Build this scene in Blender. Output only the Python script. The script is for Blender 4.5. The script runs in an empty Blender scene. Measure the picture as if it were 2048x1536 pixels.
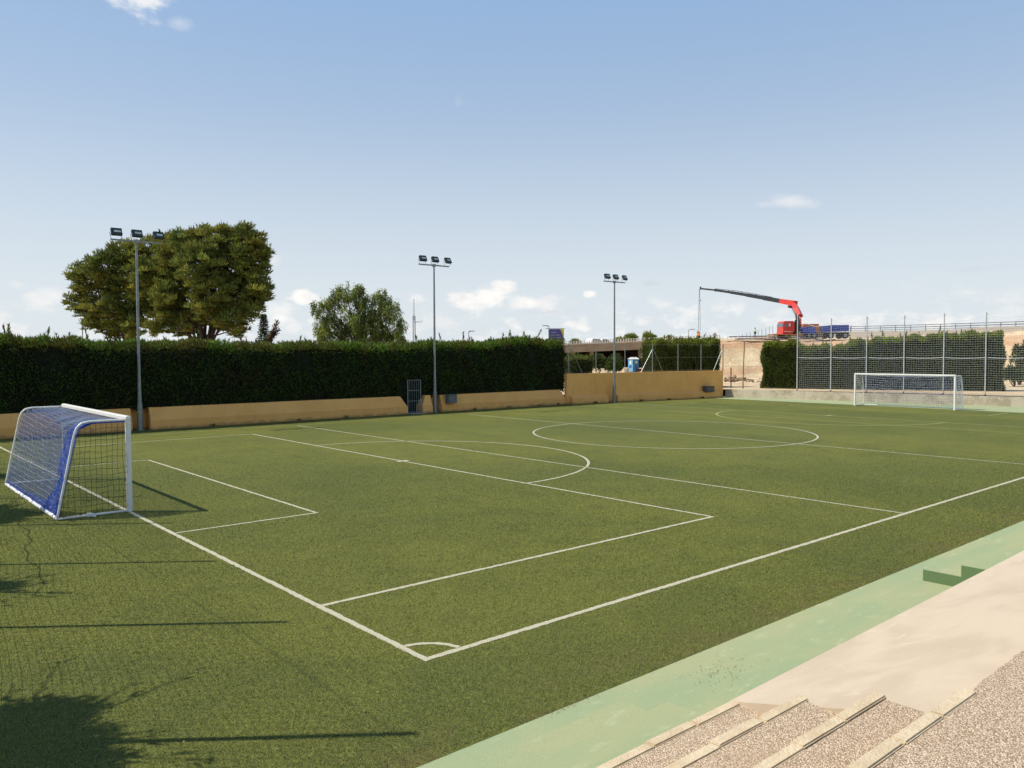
import bpy, bmesh, math, random
import numpy as np
from mathutils import Vector, Matrix
R=math.radians
sc=bpy.context.scene
COL=sc.collection
rnd=random.Random(7)
rg=np.random.default_rng(11)

# ------------------------------------------------------------------ camera
FPX=1607.2; PITCH=0.0379; YAW=0.858; ROLL=-0.0034
CAM=np.array([-5.074,-7.365,3.4265])
fw=np.array([math.cos(YAW)*math.cos(PITCH),math.sin(YAW)*math.cos(PITCH),-math.sin(PITCH)])
rt=np.array([math.sin(YAW),-math.cos(YAW),0.]); up=np.cross(rt,fw)
rt2=math.cos(ROLL)*rt+math.sin(ROLL)*up; up2=-math.sin(ROLL)*rt+math.cos(ROLL)*up
cd=bpy.data.cameras.new('camera'); cam=bpy.data.objects.new('camera',cd); COL.objects.link(cam)
cd.sensor_width=36; cd.lens=FPX/2048*36; cd.clip_start=.1; cd.clip_end=6000
cam.matrix_world=Matrix(((rt2[0],up2[0],-fw[0],CAM[0]),(rt2[1],up2[1],-fw[1],CAM[1]),(rt2[2],up2[2],-fw[2],CAM[2]),(0,0,0,1)))
sc.camera=cam
def far(px,py,d):
    """world point of the surveyed spot seen at bearing px, height py, depth d metres"""
    r=fw+rt2*(px-1024)/FPX-up2*(py-768)/FPX
    return CAM+r*d
def ud(u,d,z):
    """site frame of the far ground: u metres to the right of the view axis, d metres ahead"""
    return np.array([CAM[0]+u*math.sin(YAW)+d*math.cos(YAW),CAM[1]-u*math.cos(YAW)+d*math.sin(YAW),z])
def pd(px,d,z): return ud((px-1024)/FPX*d,d,z)
def zat(px,py,d): return float(far(px,py,d)[2])

# ------------------------------------------------------------------ light
SUN_EL=R(51.6); SUN_AZ=R(142.1)
ld=bpy.data.lights.new('sun','SUN'); ld.energy=5.0; ld.angle=R(.55); ld.color=(1,.92,.78)
sun=bpy.data.objects.new('sun',ld); COL.objects.link(sun)
sd=Vector((math.cos(SUN_AZ)*math.cos(SUN_EL),math.sin(SUN_AZ)*math.cos(SUN_EL),math.sin(SUN_EL)))
sun.rotation_euler=sd.to_track_quat('Z','Y').to_euler(); sun.location=(0,0,40)
sc.view_settings.view_transform='Standard'; sc.view_settings.look='None'
sc.view_settings.exposure=0.09; sc.view_settings.gamma=1

# ------------------------------------------------------------------ node helpers
class NT:
    def __init__(s,tree): s.t=tree; s.n=tree.nodes; s.l=tree.links
    def new(s,ty,**kw):
        n=s.n.new(ty)
        for k,v in kw.items(): setattr(n,k,v)
        return n
    def put(s,sock,v):
        if isinstance(v,bpy.types.NodeSocket): s.l.new(v,sock)
        elif v is not None: sock.default_value=v
    def math(s,op,a,b=None,c=None,clamp=False):
        n=s.new('ShaderNodeMath',operation=op,use_clamp=clamp)
        s.put(n.inputs[0],a); s.put(n.inputs[1],b); s.put(n.inputs[2],c)
        return n.outputs[0]
    def mix(s,f,a,b,mode='MIX'):
        n=s.new('ShaderNodeMix',data_type='RGBA',blend_type=mode)
        s.put(n.inputs[0],f); s.put(n.inputs[6],a); s.put(n.inputs[7],b)
        return n.outputs[2]
    def ramp(s,f,a,b,ca=0.,cb=1.):
        n=s.new('ShaderNodeMapRange',interpolation_type='SMOOTHSTEP')
        s.put(n.inputs[0],f); n.inputs[1].default_value=a; n.inputs[2].default_value=b
        n.inputs[3].default_value=ca; n.inputs[4].default_value=cb
        return n.outputs[0]
    def noise(s,vec,scale,detail=3,rough=.55,out=0,dist=0.):
        n=s.new('ShaderNodeTexNoise'); s.put(n.inputs['Vector'],vec)
        n.inputs['Scale'].default_value=scale; n.inputs['Detail'].default_value=detail
        n.inputs['Roughness'].default_value=rough; n.inputs['Distortion'].default_value=dist
        return n.outputs[out]
def c4(c): return (c[0],c[1],c[2],1)
MATS={}
def mat(name,col,rough=.8,var=.12,scale=3.,col2=None,bump=0.,bscale=None,metal=0.,spec=.3,transl=0.,detail=4,mottle=(.35,.65),tint=False,stretch=None):
    """surface with noise mottling between col and col2"""
    if name in MATS: return MATS[name]
    m=bpy.data.materials.new(name); m.use_nodes=True; t=NT(m.node_tree)
    bs=t.n['Principled BSDF']; out=t.n['Material Output']
    tc=t.new('ShaderNodeTexCoord').outputs['Object']
    if stretch:
        mp=t.new('ShaderNodeMapping'); t.put(mp.inputs[0],tc); mp.inputs['Scale'].default_value=stretch; tc=mp.outputs[0]
    if col2 is None: col2=tuple(max(0,c*(1-var*2)) for c in col)
    f=t.ramp(t.noise(tc,scale,detail,.6),mottle[0],mottle[1])
    c=t.mix(f,c4(col),c4(col2))
    if tint:
        at=t.new('ShaderNodeAttribute',attribute_name='tint')
        c=t.mix(1.,c,at.outputs['Color'],'MULTIPLY')
    t.put(bs.inputs['Base Color'],c)
    bs.inputs['Roughness'].default_value=rough; bs.inputs['Metallic'].default_value=metal
    bs.inputs['Specular IOR Level'].default_value=spec
    if bump:
        b=t.new('ShaderNodeBump'); b.inputs['Strength'].default_value=bump; b.inputs['Distance'].default_value=.02
        t.put(b.inputs['Height'],t.noise(tc,bscale or scale*6,4,.6)); t.put(bs.inputs['Normal'],b.outputs[0])
    if transl:
        tr=t.new('ShaderNodeBsdfTranslucent'); t.put(tr.inputs[0],c)
        ms=t.new('ShaderNodeMixShader'); ms.inputs[0].default_value=transl
        t.l.new(bs.outputs[0],ms.inputs[1]); t.l.new(tr.outputs[0],ms.inputs[2]); t.l.new(ms.outputs[0],out.inputs[0])
    MATS[name]=m; return m

# ------------------------------------------------------------------ world
wd=bpy.data.worlds.new('World'); sc.world=wd; wd.use_nodes=True
t=NT(wd.node_tree); bg=t.n['Background']
sky=t.new('ShaderNodeTexSky',sky_type='NISHITA'); sky.sun_disc=False
sky.sun_elevation=SUN_EL; sky.sun_rotation=math.atan2(math.cos(SUN_AZ),math.sin(SUN_AZ)); sky.air_density=1.0; sky.dust_density=1.2; sky.ozone_density=1.6; sky.altitude=50
gen=t.new('ShaderNodeTexCoord').outputs['Generated']
sep=t.new('ShaderNodeSeparateXYZ'); t.put(sep.inputs[0],gen)
el=t.math('ARCSINE',sep.outputs[2]); az=t.math('ARCTAN2',sep.outputs[1],sep.outputs[0])
# azimuth relative to the pitch-side outlook, positive to the right
raz=t.math('SUBTRACT',YAW,az)
cv=t.new('ShaderNodeCombineXYZ'); t.put(cv.inputs[0],raz); t.put(cv.inputs[1],t.math('MULTIPLY',el,1.7)); 
n1=t.noise(cv.outputs[0],26,7,.58); n2=t.noise(cv.outputs[0],9,4,.5); n3=t.noise(cv.outputs[0],70,5,.6)
def azel(px,py): return math.atan((px-1024)/FPX), math.atan((706-py)/FPX*math.cos(math.atan((px-1024)/FPX)))
def blob(px,py,rx,ry,soft=.9,edge=.9):
    a0,e0=azel(px,py)
    dx=t.math('MULTIPLY',t.math('SUBTRACT',raz,a0),FPX/rx); dy=t.math('MULTIPLY',t.math('SUBTRACT',el,e0),FPX/ry)
    r2=t.math('ADD',t.math('MULTIPLY',dx,dx),t.math('MULTIPLY',dy,dy))
    r=t.math('SQRT',r2)
    v=t.math('SUBTRACT',1.0,r)
    v=t.math('ADD',v,t.math('MULTIPLY',t.math('SUBTRACT',n1,.5),edge*2.4))
    v=t.math('ADD',v,t.math('MULTIPLY',t.math('SUBTRACT',n3,.5),edge*.7))
    return t.ramp(v,0.02,soft)
def vmax(l):
    o=l[0]
    for x in l[1:]: o=t.math('MAXIMUM',o,x)
    return o
white=vmax([blob(930,600,52,20,.6),blob(985,592,50,26,.6),blob(1008,574,32,20,.6),blob(1060,606,66,20,.7),blob(1178,588,21,12,.5,.6),
            t.math('MULTIPLY',blob(300,8,62,36,.8),.75),t.math('MULTIPLY',blob(372,52,28,18,1.2),.3),
            t.math('MULTIPLY',blob(610,592,40,20,.6),.9),t.math('MULTIPLY',blob(548,520,22,20,.9),.7),t.math('MULTIPLY',blob(560,620,60,30,1.),.6),
            t.math('MULTIPLY',blob(105,588,58,20,.9),.6),t.math('MULTIPLY',blob(832,596,22,16,.8),.55),t.math('MULTIPLY',blob(40,568,25,12,.9),.4),
            t.math('MULTIPLY',blob(1570,408,62,20,1.2),.6),t.math('MULTIPLY',blob(920,208,15,15,1.4),.10)])
band=t.math('MULTIPLY',t.ramp(n1,.46,.66),t.math('MULTIPLY',t.ramp(el,.0,.02),t.ramp(el,.085,.035)))
band=t.math('MULTIPLY',band,.75)
grey=vmax([t.math('MULTIPLY',blob(1295,568,30,10,1.),.5),t.math('MULTIPLY',blob(1215,532,22,8,1.2),.22),t.math('MULTIPLY',blob(1950,540,60,12,1.3),.35),t.math('MULTIPLY',blob(1090,622,80,10,1.1),.5)])
# haze towards the horizon belongs to the sky itself
skyc=t.mix(t.ramp(el,.62,-.02,0.,.93),sky.outputs[0],(7.1,7.75,8.25,1))
skyc=t.mix(t.math('MULTIPLY',t.ramp(el,.02,.5),.78),skyc,(2.95,4.75,7.5,1))
skyc=t.mix(t.math('MULTIPLY',t.ramp(el,.5,1.05),.85),skyc,(.75,1.5,3.4,1))  # zenith above the view darkened to cut ambient fill
shade=t.ramp(t.math('ADD',n2,t.math('MULTIPLY',n3,.4)),.55,.85)
cl=t.mix(shade,(9.9,9.6,9.2,1),(8.1,8.1,8.2,1))
c=t.mix(band,skyc,cl); c=t.mix(grey,c,(6.0,6.3,6.8,1)); c=t.mix(white,c,cl)
t.put(bg.inputs[0],c); bg.inputs[1].default_value=.10

# ------------------------------------------------------------------ mesh helpers
class MB:
    def __init__(s): s.v=[]; s.f=[]
    def add(s,vs,fs):
        o=len(s.v); s.v+= [tuple(map(float,v)) for v in vs]; s.f+=[tuple(o+i for i in f) for f in fs]; return s
    def box(s,c,size,rz=0.,rx=0.,ry=0.):
        m=Matrix.Rotation(rz,3,'Z')@Matrix.Rotation(ry,3,'Y')@Matrix.Rotation(rx,3,'X'); x,y,z=[q/2 for q in size]
        vs=[Vector(c)+m@Vector((a*x,b*y,d*z)) for a in(-1,1) for b in(-1,1) for d in(-1,1)]
        return s.add(vs,[(0,1,3,2),(4,6,7,5),(0,4,5,1),(2,3,7,6),(0,2,6,4),(1,5,7,3)])
    def span(s,lo,hi): return s.box([(a+b)/2 for a,b in zip(lo,hi)],[b-a for a,b in zip(lo,hi)])
    def tube(s,pts,r,n=8,cap=True,r1=None):
        P=[Vector(p) for p in pts]; k=len(P); rs=[r if r1 is None else r+(r1-r)*i/(k-1) for i in range(k)]
        T=[(P[min(i+1,k-1)]-P[max(i-1,0)]).normalized() for i in range(k)]
        a=T[0].orthogonal().normalized(); vs=[]
        for i in range(k):
            a=(a-T[i]*a.dot(T[i])).normalized(); b=T[i].cross(a)
            for j in range(n):
                th=2*math.pi*j/n; vs.append(P[i]+(a*math.cos(th)+b*math.sin(th))*rs[i])
        fs=[(i*n+j,i*n+(j+1)%n,(i+1)*n+(j+1)%n,(i+1)*n+j) for i in range(k-1) for j in range(n)]
        if cap: fs+=[tuple(range(n-1,-1,-1)),tuple((k-1)*n+j for j in range(n))]
        return s.add(vs,fs)
    def prism(s,prof,a,b):
        """profile of (y,z) pairs, ccw seen from +x end, swept from frame a to b: callables (y,z)->xyz"""
        n=len(prof); vs=[a(*p) for p in prof]+[b(*p) for p in prof]
        return s.add(vs,[(i,(i+1)%n,n+(i+1)%n,n+i) for i in range(n)]+[tuple(range(n-1,-1,-1)),tuple(range(n,2*n))])
    def sheet(s,grid):
        a=len(grid); b=len(grid[0]); vs=[p for row in grid for p in row]
        return s.add(vs,[(i*b+j,i*b+j+1,(i+1)*b+j+1,(i+1)*b+j) for i in range(a-1) for j in range(b-1)])
    def build(s,name,m,parent=None,smooth=False,bevel=0.,**tags):
        me=bpy.data.meshes.new(name); me.from_pydata(s.v,[],s.f)
        if bevel: 
            bm=bmesh.new(); bm.from_mesh(me)
            bmesh.ops.bevel(bm,geom=[e for e in bm.edges if len(e.link_faces)==2 and e.calc_face_angle(0)>.5],offset=bevel,segments=2,affect='EDGES',clamp_overlap=True)
            bm.to_mesh(me); bm.free()
        else:
            bm=bmesh.new(); bm.from_mesh(me); bmesh.ops.recalc_face_normals(bm,faces=bm.faces); bm.to_mesh(me); bm.free()
        me.materials.append(m)
        if smooth: me.polygons.foreach_set('use_smooth',[True]*len(me.polygons))
        o=bpy.data.objects.new(name,me); COL.objects.link(o)
        if parent: o.parent=parent; o.matrix_parent_inverse=parent.matrix_world.inverted() if False else Matrix.Translation(-Vector(parent.location)) if not any(parent.rotation_euler) else (parent.matrix_basis.inverted())
        return tag(o,**tags)
def tag(o,label=None,cat=None,group=None,kind=None):
    if label: o['label']=label
    if cat: o['category']=cat
    if group: o['group']=group
    if kind: o['kind']=kind
    return o
def empty(name,loc,rz=0.,**tags):
    o=bpy.data.objects.new(name,None); o.location=loc; o.rotation_euler=(0,0,rz); o.empty_display_size=.2; COL.objects.link(o); return tag(o,**tags)
def copy_tree(o,parent=None):
    c=o.copy(); COL.objects.link(c)
    if parent: c.parent=parent
    for ch in o.children: copy_tree(ch,c)
    return c
def tri_mesh(name,V,F,m,parent=None,tint=None,**tags):
    """fast mesh from numpy; tint = per-face grey/colour multiplier"""
    me=bpy.data.meshes.new(name); k=F.shape[1]
    me.vertices.add(len(V)); me.vertices.foreach_set('co',V.astype(np.float32).ravel())
    me.loops.add(F.size); me.loops.foreach_set('vertex_index',F.astype(np.int32).ravel())
    me.polygons.add(len(F)); me.polygons.foreach_set('loop_start',np.arange(0,F.size,k,dtype=np.int32)); me.polygons.foreach_set('loop_total',np.full(len(F),k,dtype=np.int32))
    if tint is not None:
        at=me.color_attributes.new('tint','FLOAT_COLOR','CORNER')
        c=np.ones((len(F),k,4),np.float32); c[:,:,:3]=tint[:,None,:]; at.data.foreach_set('color',c.ravel())
    me.update(calc_edges=True); me.materials.append(m)
    o=bpy.data.objects.new(name,me); COL.objects.link(o)
    if parent: o.parent=parent; o.matrix_parent_inverse=parent.matrix_basis.inverted()
    return tag(o,**tags)
def unit(a): return a/np.maximum(np.linalg.norm(a,axis=-1,keepdims=True),1e-9)
def leaf_tris(P,N,L,W,spread=.6,upb=.3,lvar=.4):
    n=len(P); D=unit(N+spread*rg.normal(size=(n,3))+np.array([0,0,upb]))
    S=unit(np.cross(D,rg.normal(size=(n,3)))); l=(L*(1+lvar*rg.uniform(-1,1,n)))[:,None]; w=(W*(1+.3*rg.uniform(-1,1,n)))[:,None]
    V=np.stack([P-S*w*.6,P+S*w*.6,P+D*l*.55+S*w*.5,P+D*l],1).reshape(-1,3)
    # two facets: a folded leaf/spray
    b=np.arange(n)*4; F=np.stack([np.stack([b,b+1,b+2],1),np.stack([b,b+2,b+3],1)],1).reshape(-1,3)
    return V,F
def tints(n,rep,lo=.7,hi=1.3,hue=.12):
    g=rg.uniform(lo,hi,(n,1)); h=rg.normal(0,hue,(n,1))
    c=np.concatenate([g*(1+h),g,g*(1-h*.5)],1); return np.repeat(np.clip(c,0,3),rep,0)

# ------------------------------------------------------------------ materials
M_white=mat('white_paint',(.80,.80,.77),.4,.05,6,spec=.5)
M_galv=mat('galvanised_steel',(.30,.33,.33),.45,.15,8,metal=.6)
M_dark=mat('dark_steel',(.05,.055,.06),.5,.1,6)
M_rust=mat('rusty_steel',(.12,.06,.035),.85,.2,12)
def ochre():
    m=bpy.data.materials.new('ochre_render'); m.use_nodes=True; t=NT(m.node_tree); bs=t.n['Principled BSDF']
    tc=t.new('ShaderNodeTexCoord').outputs['Object']; sp=t.new('ShaderNodeSeparateXYZ'); t.put(sp.inputs[0],tc)
    c=t.mix(t.ramp(t.noise(tc,.7,4,.6),.35,.65),(.90,.48,.155,1),(.83,.43,.13,1))
    c=t.mix(t.math('MULTIPLY',t.ramp(t.noise(tc,3.5,5,.7),.55,.75),.4),c,(.70,.37,.12,1))
    mp=t.new('ShaderNodeMapping'); t.put(mp.inputs[0],tc); mp.inputs['Scale'].default_value=(5,5,.35)
    c=t.mix(t.math('MULTIPLY',t.ramp(t.noise(mp.outputs[0],1.,4,.7),.56,.72),.35),c,(.50,.29,.12,1))
    lo=t.math('ADD',sp.outputs[2],t.math('MULTIPLY',t.math('SUBTRACT',t.noise(tc,2.5,5,.7),.5),.5))
    c=t.mix(t.math('MULTIPLY',t.ramp(lo,.16,.0),.65),c,(.24,.15,.075,1))
    t.put(bs.inputs['Base Color'],c); bs.inputs['Roughness'].default_value=.93; bs.inputs['Specular IOR Level'].default_value=.15
    b=t.new('ShaderNodeBump'); b.inputs['Strength'].default_value=.4; b.inputs['Distance'].default_value=.02
    t.put(b.inputs['Height'],t.noise(tc,14,5,.65)); t.put(bs.inputs['Normal'],b.outputs[0]); return m
M_orange=ochre()
M_hedge=mat('hedge_leaf',(.052,.100,.015),.7,.2,.7,col2=(.062,.066,.018),transl=.25,tint=True)
M_cyp=mat('cypress_leaf',(.080,.118,.020),.7,.2,.9,col2=(.070,.088,.020),transl=.25,tint=True)
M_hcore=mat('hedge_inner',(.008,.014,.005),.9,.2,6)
M_pine=mat('pine_needle',(.25,.245,.045),.7,.2,.5,col2=(.135,.175,.034),transl=.3,tint=True)
M_pep=mat('drooping_leaf',(.22,.255,.045),.7,.2,.8,col2=(.13,.18,.04),transl=.3,tint=True)
M_bark=mat('bark',(.085,.055,.038),.95,.2,6,bump=.6,bscale=20)
M_conc=mat('pale_concrete',(.42,.38,.31),.9,.15,1.2,col2=(.33,.29,.23),bump=.2,bscale=25)

# ------------------------------------------------------------------ ground
W,L,D12=28.56,45.35,12.33
g=mat('dry_earth',(.33,.25,.16),.95,.15,.4,col2=(.26,.19,.12),bump=.5,bscale=3)
MB().add([(-2500,-2500,-.06),(3000,-2500,-.06),(3000,3000,-.06),(-2500,3000,-.06)],[(0,1,2,3)]).build('ground',g,kind='structure')

# artificial turf material
def turf_mat():
    m=bpy.data.materials.new('artificial_turf'); m.use_nodes=True; t=NT(m.node_tree); bs=t.n['Principled BSDF']
    tc=t.new('ShaderNodeTexCoord').outputs['Object']
    mp=t.new('ShaderNodeMapping'); t.put(mp.inputs[0],tc); mp.inputs['Rotation'].default_value=(0,0,.5); mp.inputs['Scale'].default_value=(1,.45,1)
    big=t.noise(tc,.09,4,.55); mid=t.noise(tc,.9,4,.6); fine=t.noise(mp.outputs[0],42,3,.75); vf=t.noise(tc,105,2,.6); clump=t.noise(mp.outputs[0],13,4,.7)
    c=t.mix(t.ramp(big,.40,.60),(.162,.174,.032,1),(.100,.122,.027,1))
    c=t.mix(t.math('MULTIPLY',t.ramp(mid,.4,.7),.5),c,(.070,.094,.024,1))
    c=t.mix(t.math('MULTIPLY',t.ramp(clump,.50,.62),.40),c,(.045,.060,.013,1))
    c=t.mix(t.math('MULTIPLY',t.ramp(clump,.48,.38),.4),c,(.19,.215,.045,1))
    c=t.mix(t.math('MULTIPLY',t.ramp(fine,.47,.58),.72),c,(.030,.038,.009,1))
    c=t.mix(t.math('MULTIPLY',t.ramp(vf,.52,.64),.7),c,(.34,.33,.10,1))
    s0=t.new('ShaderNodeSeparateXYZ'); t.put(s0.inputs[0],tc)
    roll=t.math('PINGPONG',t.math('ADD',s0.outputs[0],1.2),4.1); c=t.mix(t.math('MULTIPLY',t.ramp(t.math('SINE',t.math('MULTIPLY',s0.outputs[0],math.pi/4.1)),-.05,.05),.10),c,(.20,.20,.05,1))
    c=t.mix(t.math('MULTIPLY',t.ramp(roll,.035,.012),.35),c,(.05,.06,.02,1))
    # worn, sandy streak beside the kerb
    sp=t.new('ShaderNodeSeparateXYZ'); t.put(sp.inputs[0],tc)
    w=t.math('MULTIPLY',t.ramp(sp.outputs[1],-.9,-1.9),t.ramp(mid,.42,.62))
    c=t.mix(t.math('MULTIPLY',w,.45),c,(.16,.12,.05,1))
    t.put(bs.inputs['Base Color'],c); bs.inputs['Roughness'].default_value=.85; bs.inputs['Specular IOR Level'].default_value=.15
    b=t.new('ShaderNodeBump'); b.inputs['Strength'].default_value=.8; b.inputs['Distance'].default_value=.02
    t.put(b.inputs['Height'],t.math('ADD',fine,vf)); t.put(bs.inputs['Normal'],b.outputs[0])
    return m
M_turf=turf_mat()
def turf_blades():
    n=400000; d=rg.uniform(4.2,34,n)**1.0; d=4.2+(d-4.2)*rg.uniform(.35,1,n); k=rg.uniform(-.66,.66,n); u=k*d
    x=CAM[0]+u*math.sin(YAW)+d*math.cos(YAW); y=CAM[1]-u*math.cos(YAW)+d*math.sin(YAW)
    a_=(W-23.5)/2; b_=(W-11.65)/2; w=.038; cx_=np.abs(np.hypot(x-9,y-W/2)-5.92)<w; cy_=np.abs(np.hypot(x-L/2,y-W/2)-5.92)<w
    ok=(y>-1.9+.01*np.sin(x*30))&(y<28)&(x<44)&~((abs(x)<w)&(y>-.1))&~((abs(y)<w)&(x>-.05))&~((abs(y-a_)<w)&(x>0)&(x<9))&~((abs(y-b_)<w)&(x>0)&(x<3))&~((abs(x-9)<w)&(y>a_))&~((abs(x-3)<w)&(y>b_))&~((abs(x-D12)<w)&(y>0))&~((abs(x-L/2)<w)&(y>0))&~((abs(np.hypot(x,y)-.5)<w)&(x>0)&(y>0))&~(cx_&(x>9))&~cy_
    x=x[ok];y=y[ok]; d=d[ok]; n=len(x); sc_=(d/8)**.8*np.clip((34-d)/14,0,1)**.5
    a=rg.uniform(0,6.28,n); le=rg.uniform(.3,1.3,n); h=rg.uniform(.012,.024,n); wd_=rg.uniform(.0017,.0032,n)*sc_
    P=np.stack([x,y,np.full(n,0.)],1); D=np.stack([np.cos(a)*np.sin(le)+.25,np.sin(a)*np.sin(le)-.1,np.cos(le)+.15],1)*h[:,None]*1.4
    S=np.stack([-np.sin(a),np.cos(a),0*a],1)*wd_[:,None]
    V=np.stack([P-S,P+S,P+D],1).reshape(-1,3); F=np.arange(3*n).reshape(-1,3)
    g_=rg.choice([.55,1.,1.5,2.3],n,p=[.22,.33,.30,.15]); c_=np.stack([g_*rg.uniform(.8,1.2,n),g_,g_*.9],1)
    tri_mesh('turf_blades',V,F,mat('turf_fibre',(.156,.170,.031),.7,.15,.35,col2=(.110,.134,.028),transl=.25,tint=True),None,c_,kind='stuff',label='short green synthetic grass fibres of the pitch',cat='grass')
turf_blades()
MB().sheet([[(-14+x*60.2/30,-1.9+y*35.1/20,0) for x in range(31)] for y in range(21)]).build('football_turf',M_turf,kind='structure')

# painted lines, 4 mm above the turf
M_line=mat('line_paint',(.50,.47,.35),.9,.2,60,col2=(.27,.27,.16),bump=.5,bscale=90,mottle=(.45,.75))
M_line2=mat('yellow_line_paint',(.42,.42,.17),.9,.2,40,col2=(.25,.28,.10))
lm=MB()
def line(mb,pts,w,z=.004,step=.07):
    P=[np.array(p,float) for p in pts]; out=[]
    for a,b in zip(P[:-1],P[1:]):
        n=max(1,int(np.linalg.norm(b-a)/step))
        for i in range(n): out.append(a+(b-a)*i/n)
    out.append(P[-1]); g=[[],[]]
    for i,p in enumerate(out):
        q=out[min(i+1,len(out)-1)]-out[max(i-1,0)]; q=q/np.linalg.norm(q); nn=np.array([-q[1],q[0]])
        for s,sg in ((0,-1),(1,1)):
            j=p+nn*sg*(w/2+rnd.uniform(-.009,.009)); g[s].append((j[0],j[1],z))
    mb.sheet(g)
def arc(cx,cy,r,a0,a1,n=48): return [(cx+r*math.cos(a0+(a1-a0)*i/n),cy+r*math.sin(a0+(a1-a0)*i/n)) for i in range(n+1)]
e=.04; m0=W/2
line(lm,[(0,-.045),(0,W)],.09); line(lm,[(.045,0),(L+.05,0)],.09)
a=(W-23.5)/2; b=(W-11.65)/2
line(lm,[(.05,a),(9+e,a)],.08); line(lm,[(9,a+e),(9,W-a)],.08); line(lm,[(9-e,W-a),(.05,W-a)],.07)
line(lm,[(.05,b),(3+e,b)],.07); line(lm,[(3,b+e),(3,W-b)],.07); line(lm,[(3-e,W-b),(.05,W-b)],.06)
line(lm,[(D12,.05),(D12,W)],.07)
ph=math.asin(0)
line(lm,arc(9,m0,5.92,-math.pi/2+.007,math.pi/2-.007),.08,.004)
line(lm,arc(0,0,.5,.1,math.pi/2-.1,16),.07)
lm.add([(8.80,m0-.10,.008),(9.22,m0-.10,.008),(9.22,m0+.10,.008),(8.80,m0+.10,.008)],[(0,1,2,3)])
line(lm,[(L/2,.05),(L/2,W)],.07); line(lm,arc(L/2,m0,5.92,0,2*math.pi,96),.08,.008)
lm.build('pitch_markings',M_line,kind='structure')
lm=MB()
line(lm,[(-2,W+.04),(L,W+.04)],.06,.008); 
line(lm,[(L-9,.5),(L-9,W)],.08); line(lm,arc(L-9,m0,5.92,math.pi/2+.01,3*math.pi/2-.01),.09,.004)
line(lm,[(L-D12,.05),(L-D12,W)],.07,.008)
line(lm,[(L-9.0+.05,a),(L-.1,a)],.06); line(lm,[(L-9+.05,W-a),(L-.1,W-a)],.06)
line(lm,[(L-3,b),(L-3,W-b)],.07); line(lm,[(L-3,b),(L-.1,b)],.08,.008); line(lm,[(L-3,W-b),(L-.1,W-b)],.06,.008)
line(lm,[(L,.1),(L,W)],.07,.006)
lm.add([(L-9.3,m0-.12,.012),(L-8.7,m0-.12,.012),(L-8.7,m0+.12,.012),(L-9.3,m0+.12,.012)],[(0,1,2,3)])
lm.build('far_pitch_markings',M_line2,kind='structure')

# ------------------------------------------------------------------ spectator side: green kerb strip, steps, terrace
def green_mat():
    m=bpy.data.materials.new('green_painted_concrete'); m.use_nodes=True; t=NT(m.node_tree); bs=t.n['Principled BSDF']
    tc=t.new('ShaderNodeTexCoord').outputs['Object']
    mp=t.new('ShaderNodeMapping'); t.put(mp.inputs[0],tc); mp.inputs['Scale'].default_value=(.4,1,1)
    c=t.mix(t.ramp(t.noise(mp.outputs[0],1.3,4,.6),.35,.65),(.295,.36,.205,1),(.35,.375,.205,1))
    c=t.mix(t.ramp(t.noise(mp.outputs[0],6,5,.65),.55,.75),c,(.42,.45,.28,1))
    c=t.mix(t.math('MULTIPLY',t.ramp(t.noise(tc,110,3,.7),.52,.7),.65),c,(.15,.20,.12,1))
    t.put(bs.inputs['Base Color'],c); bs.inputs['Roughness'].default_value=.9; bs.inputs['Specular IOR Level'].default_value=.2
    b=t.new('ShaderNodeBump'); b.inputs['Strength'].default_value=.35; b.inputs['Distance'].default_value=.01
    t.put(b.inputs['Height'],t.noise(tc,120,3,.7)); t.put(bs.inputs['Normal'],b.outputs[0]); return m
M_green=green_mat()
M_dgreen=mat('dark_mottled_green',(.12,.185,.085),.9,.2,14,col2=(.12,.20,.085),bump=.5,bscale=80)  # darker mottled green for the stepped side faces
MB().sheet([[(-14+x*66.2/40,-4.95+y*3.05/2,.002) for x in range(41)] for y in range(3)]).build('green_kerb_strip',M_green,kind='structure')
Y1,Y2,Y3,Y4=-4.67,-5.07,-5.50,-5.90; Z1,Z2,Z3,Z4=1.376,1.526,1.676,1.826; XE=-1.05
# painted stair flights going up to the wall
for (x0,x1) in ((-9,.56),(7.40,20.)):
    mb=MB(); sd_=MB()
    for i in range(4):
        yy=-2.42-.535*i if x0<0 else -2.36-.53*i
        mb.span((x0+.002,yy-.53 if i<3 else Y1+.0,.168*i+.003),(x1,yy,.168*(i+1)))
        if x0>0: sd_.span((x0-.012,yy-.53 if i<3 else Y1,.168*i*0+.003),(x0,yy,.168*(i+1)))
    s=empty('concrete_steps',(x0,-2.4,0),label='green painted stair flight against the stand, nearest the camera' if x0<0 else 'green painted stair flight against the stand, seen by its dark stepped flank',cat='steps',group='green stairs up to the stand')
    mb.build('treads',M_green,s)
    if x0>0: sd_.build('stepped_side',M_dgreen,s,label='dark mottled green side of the steps')
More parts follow.
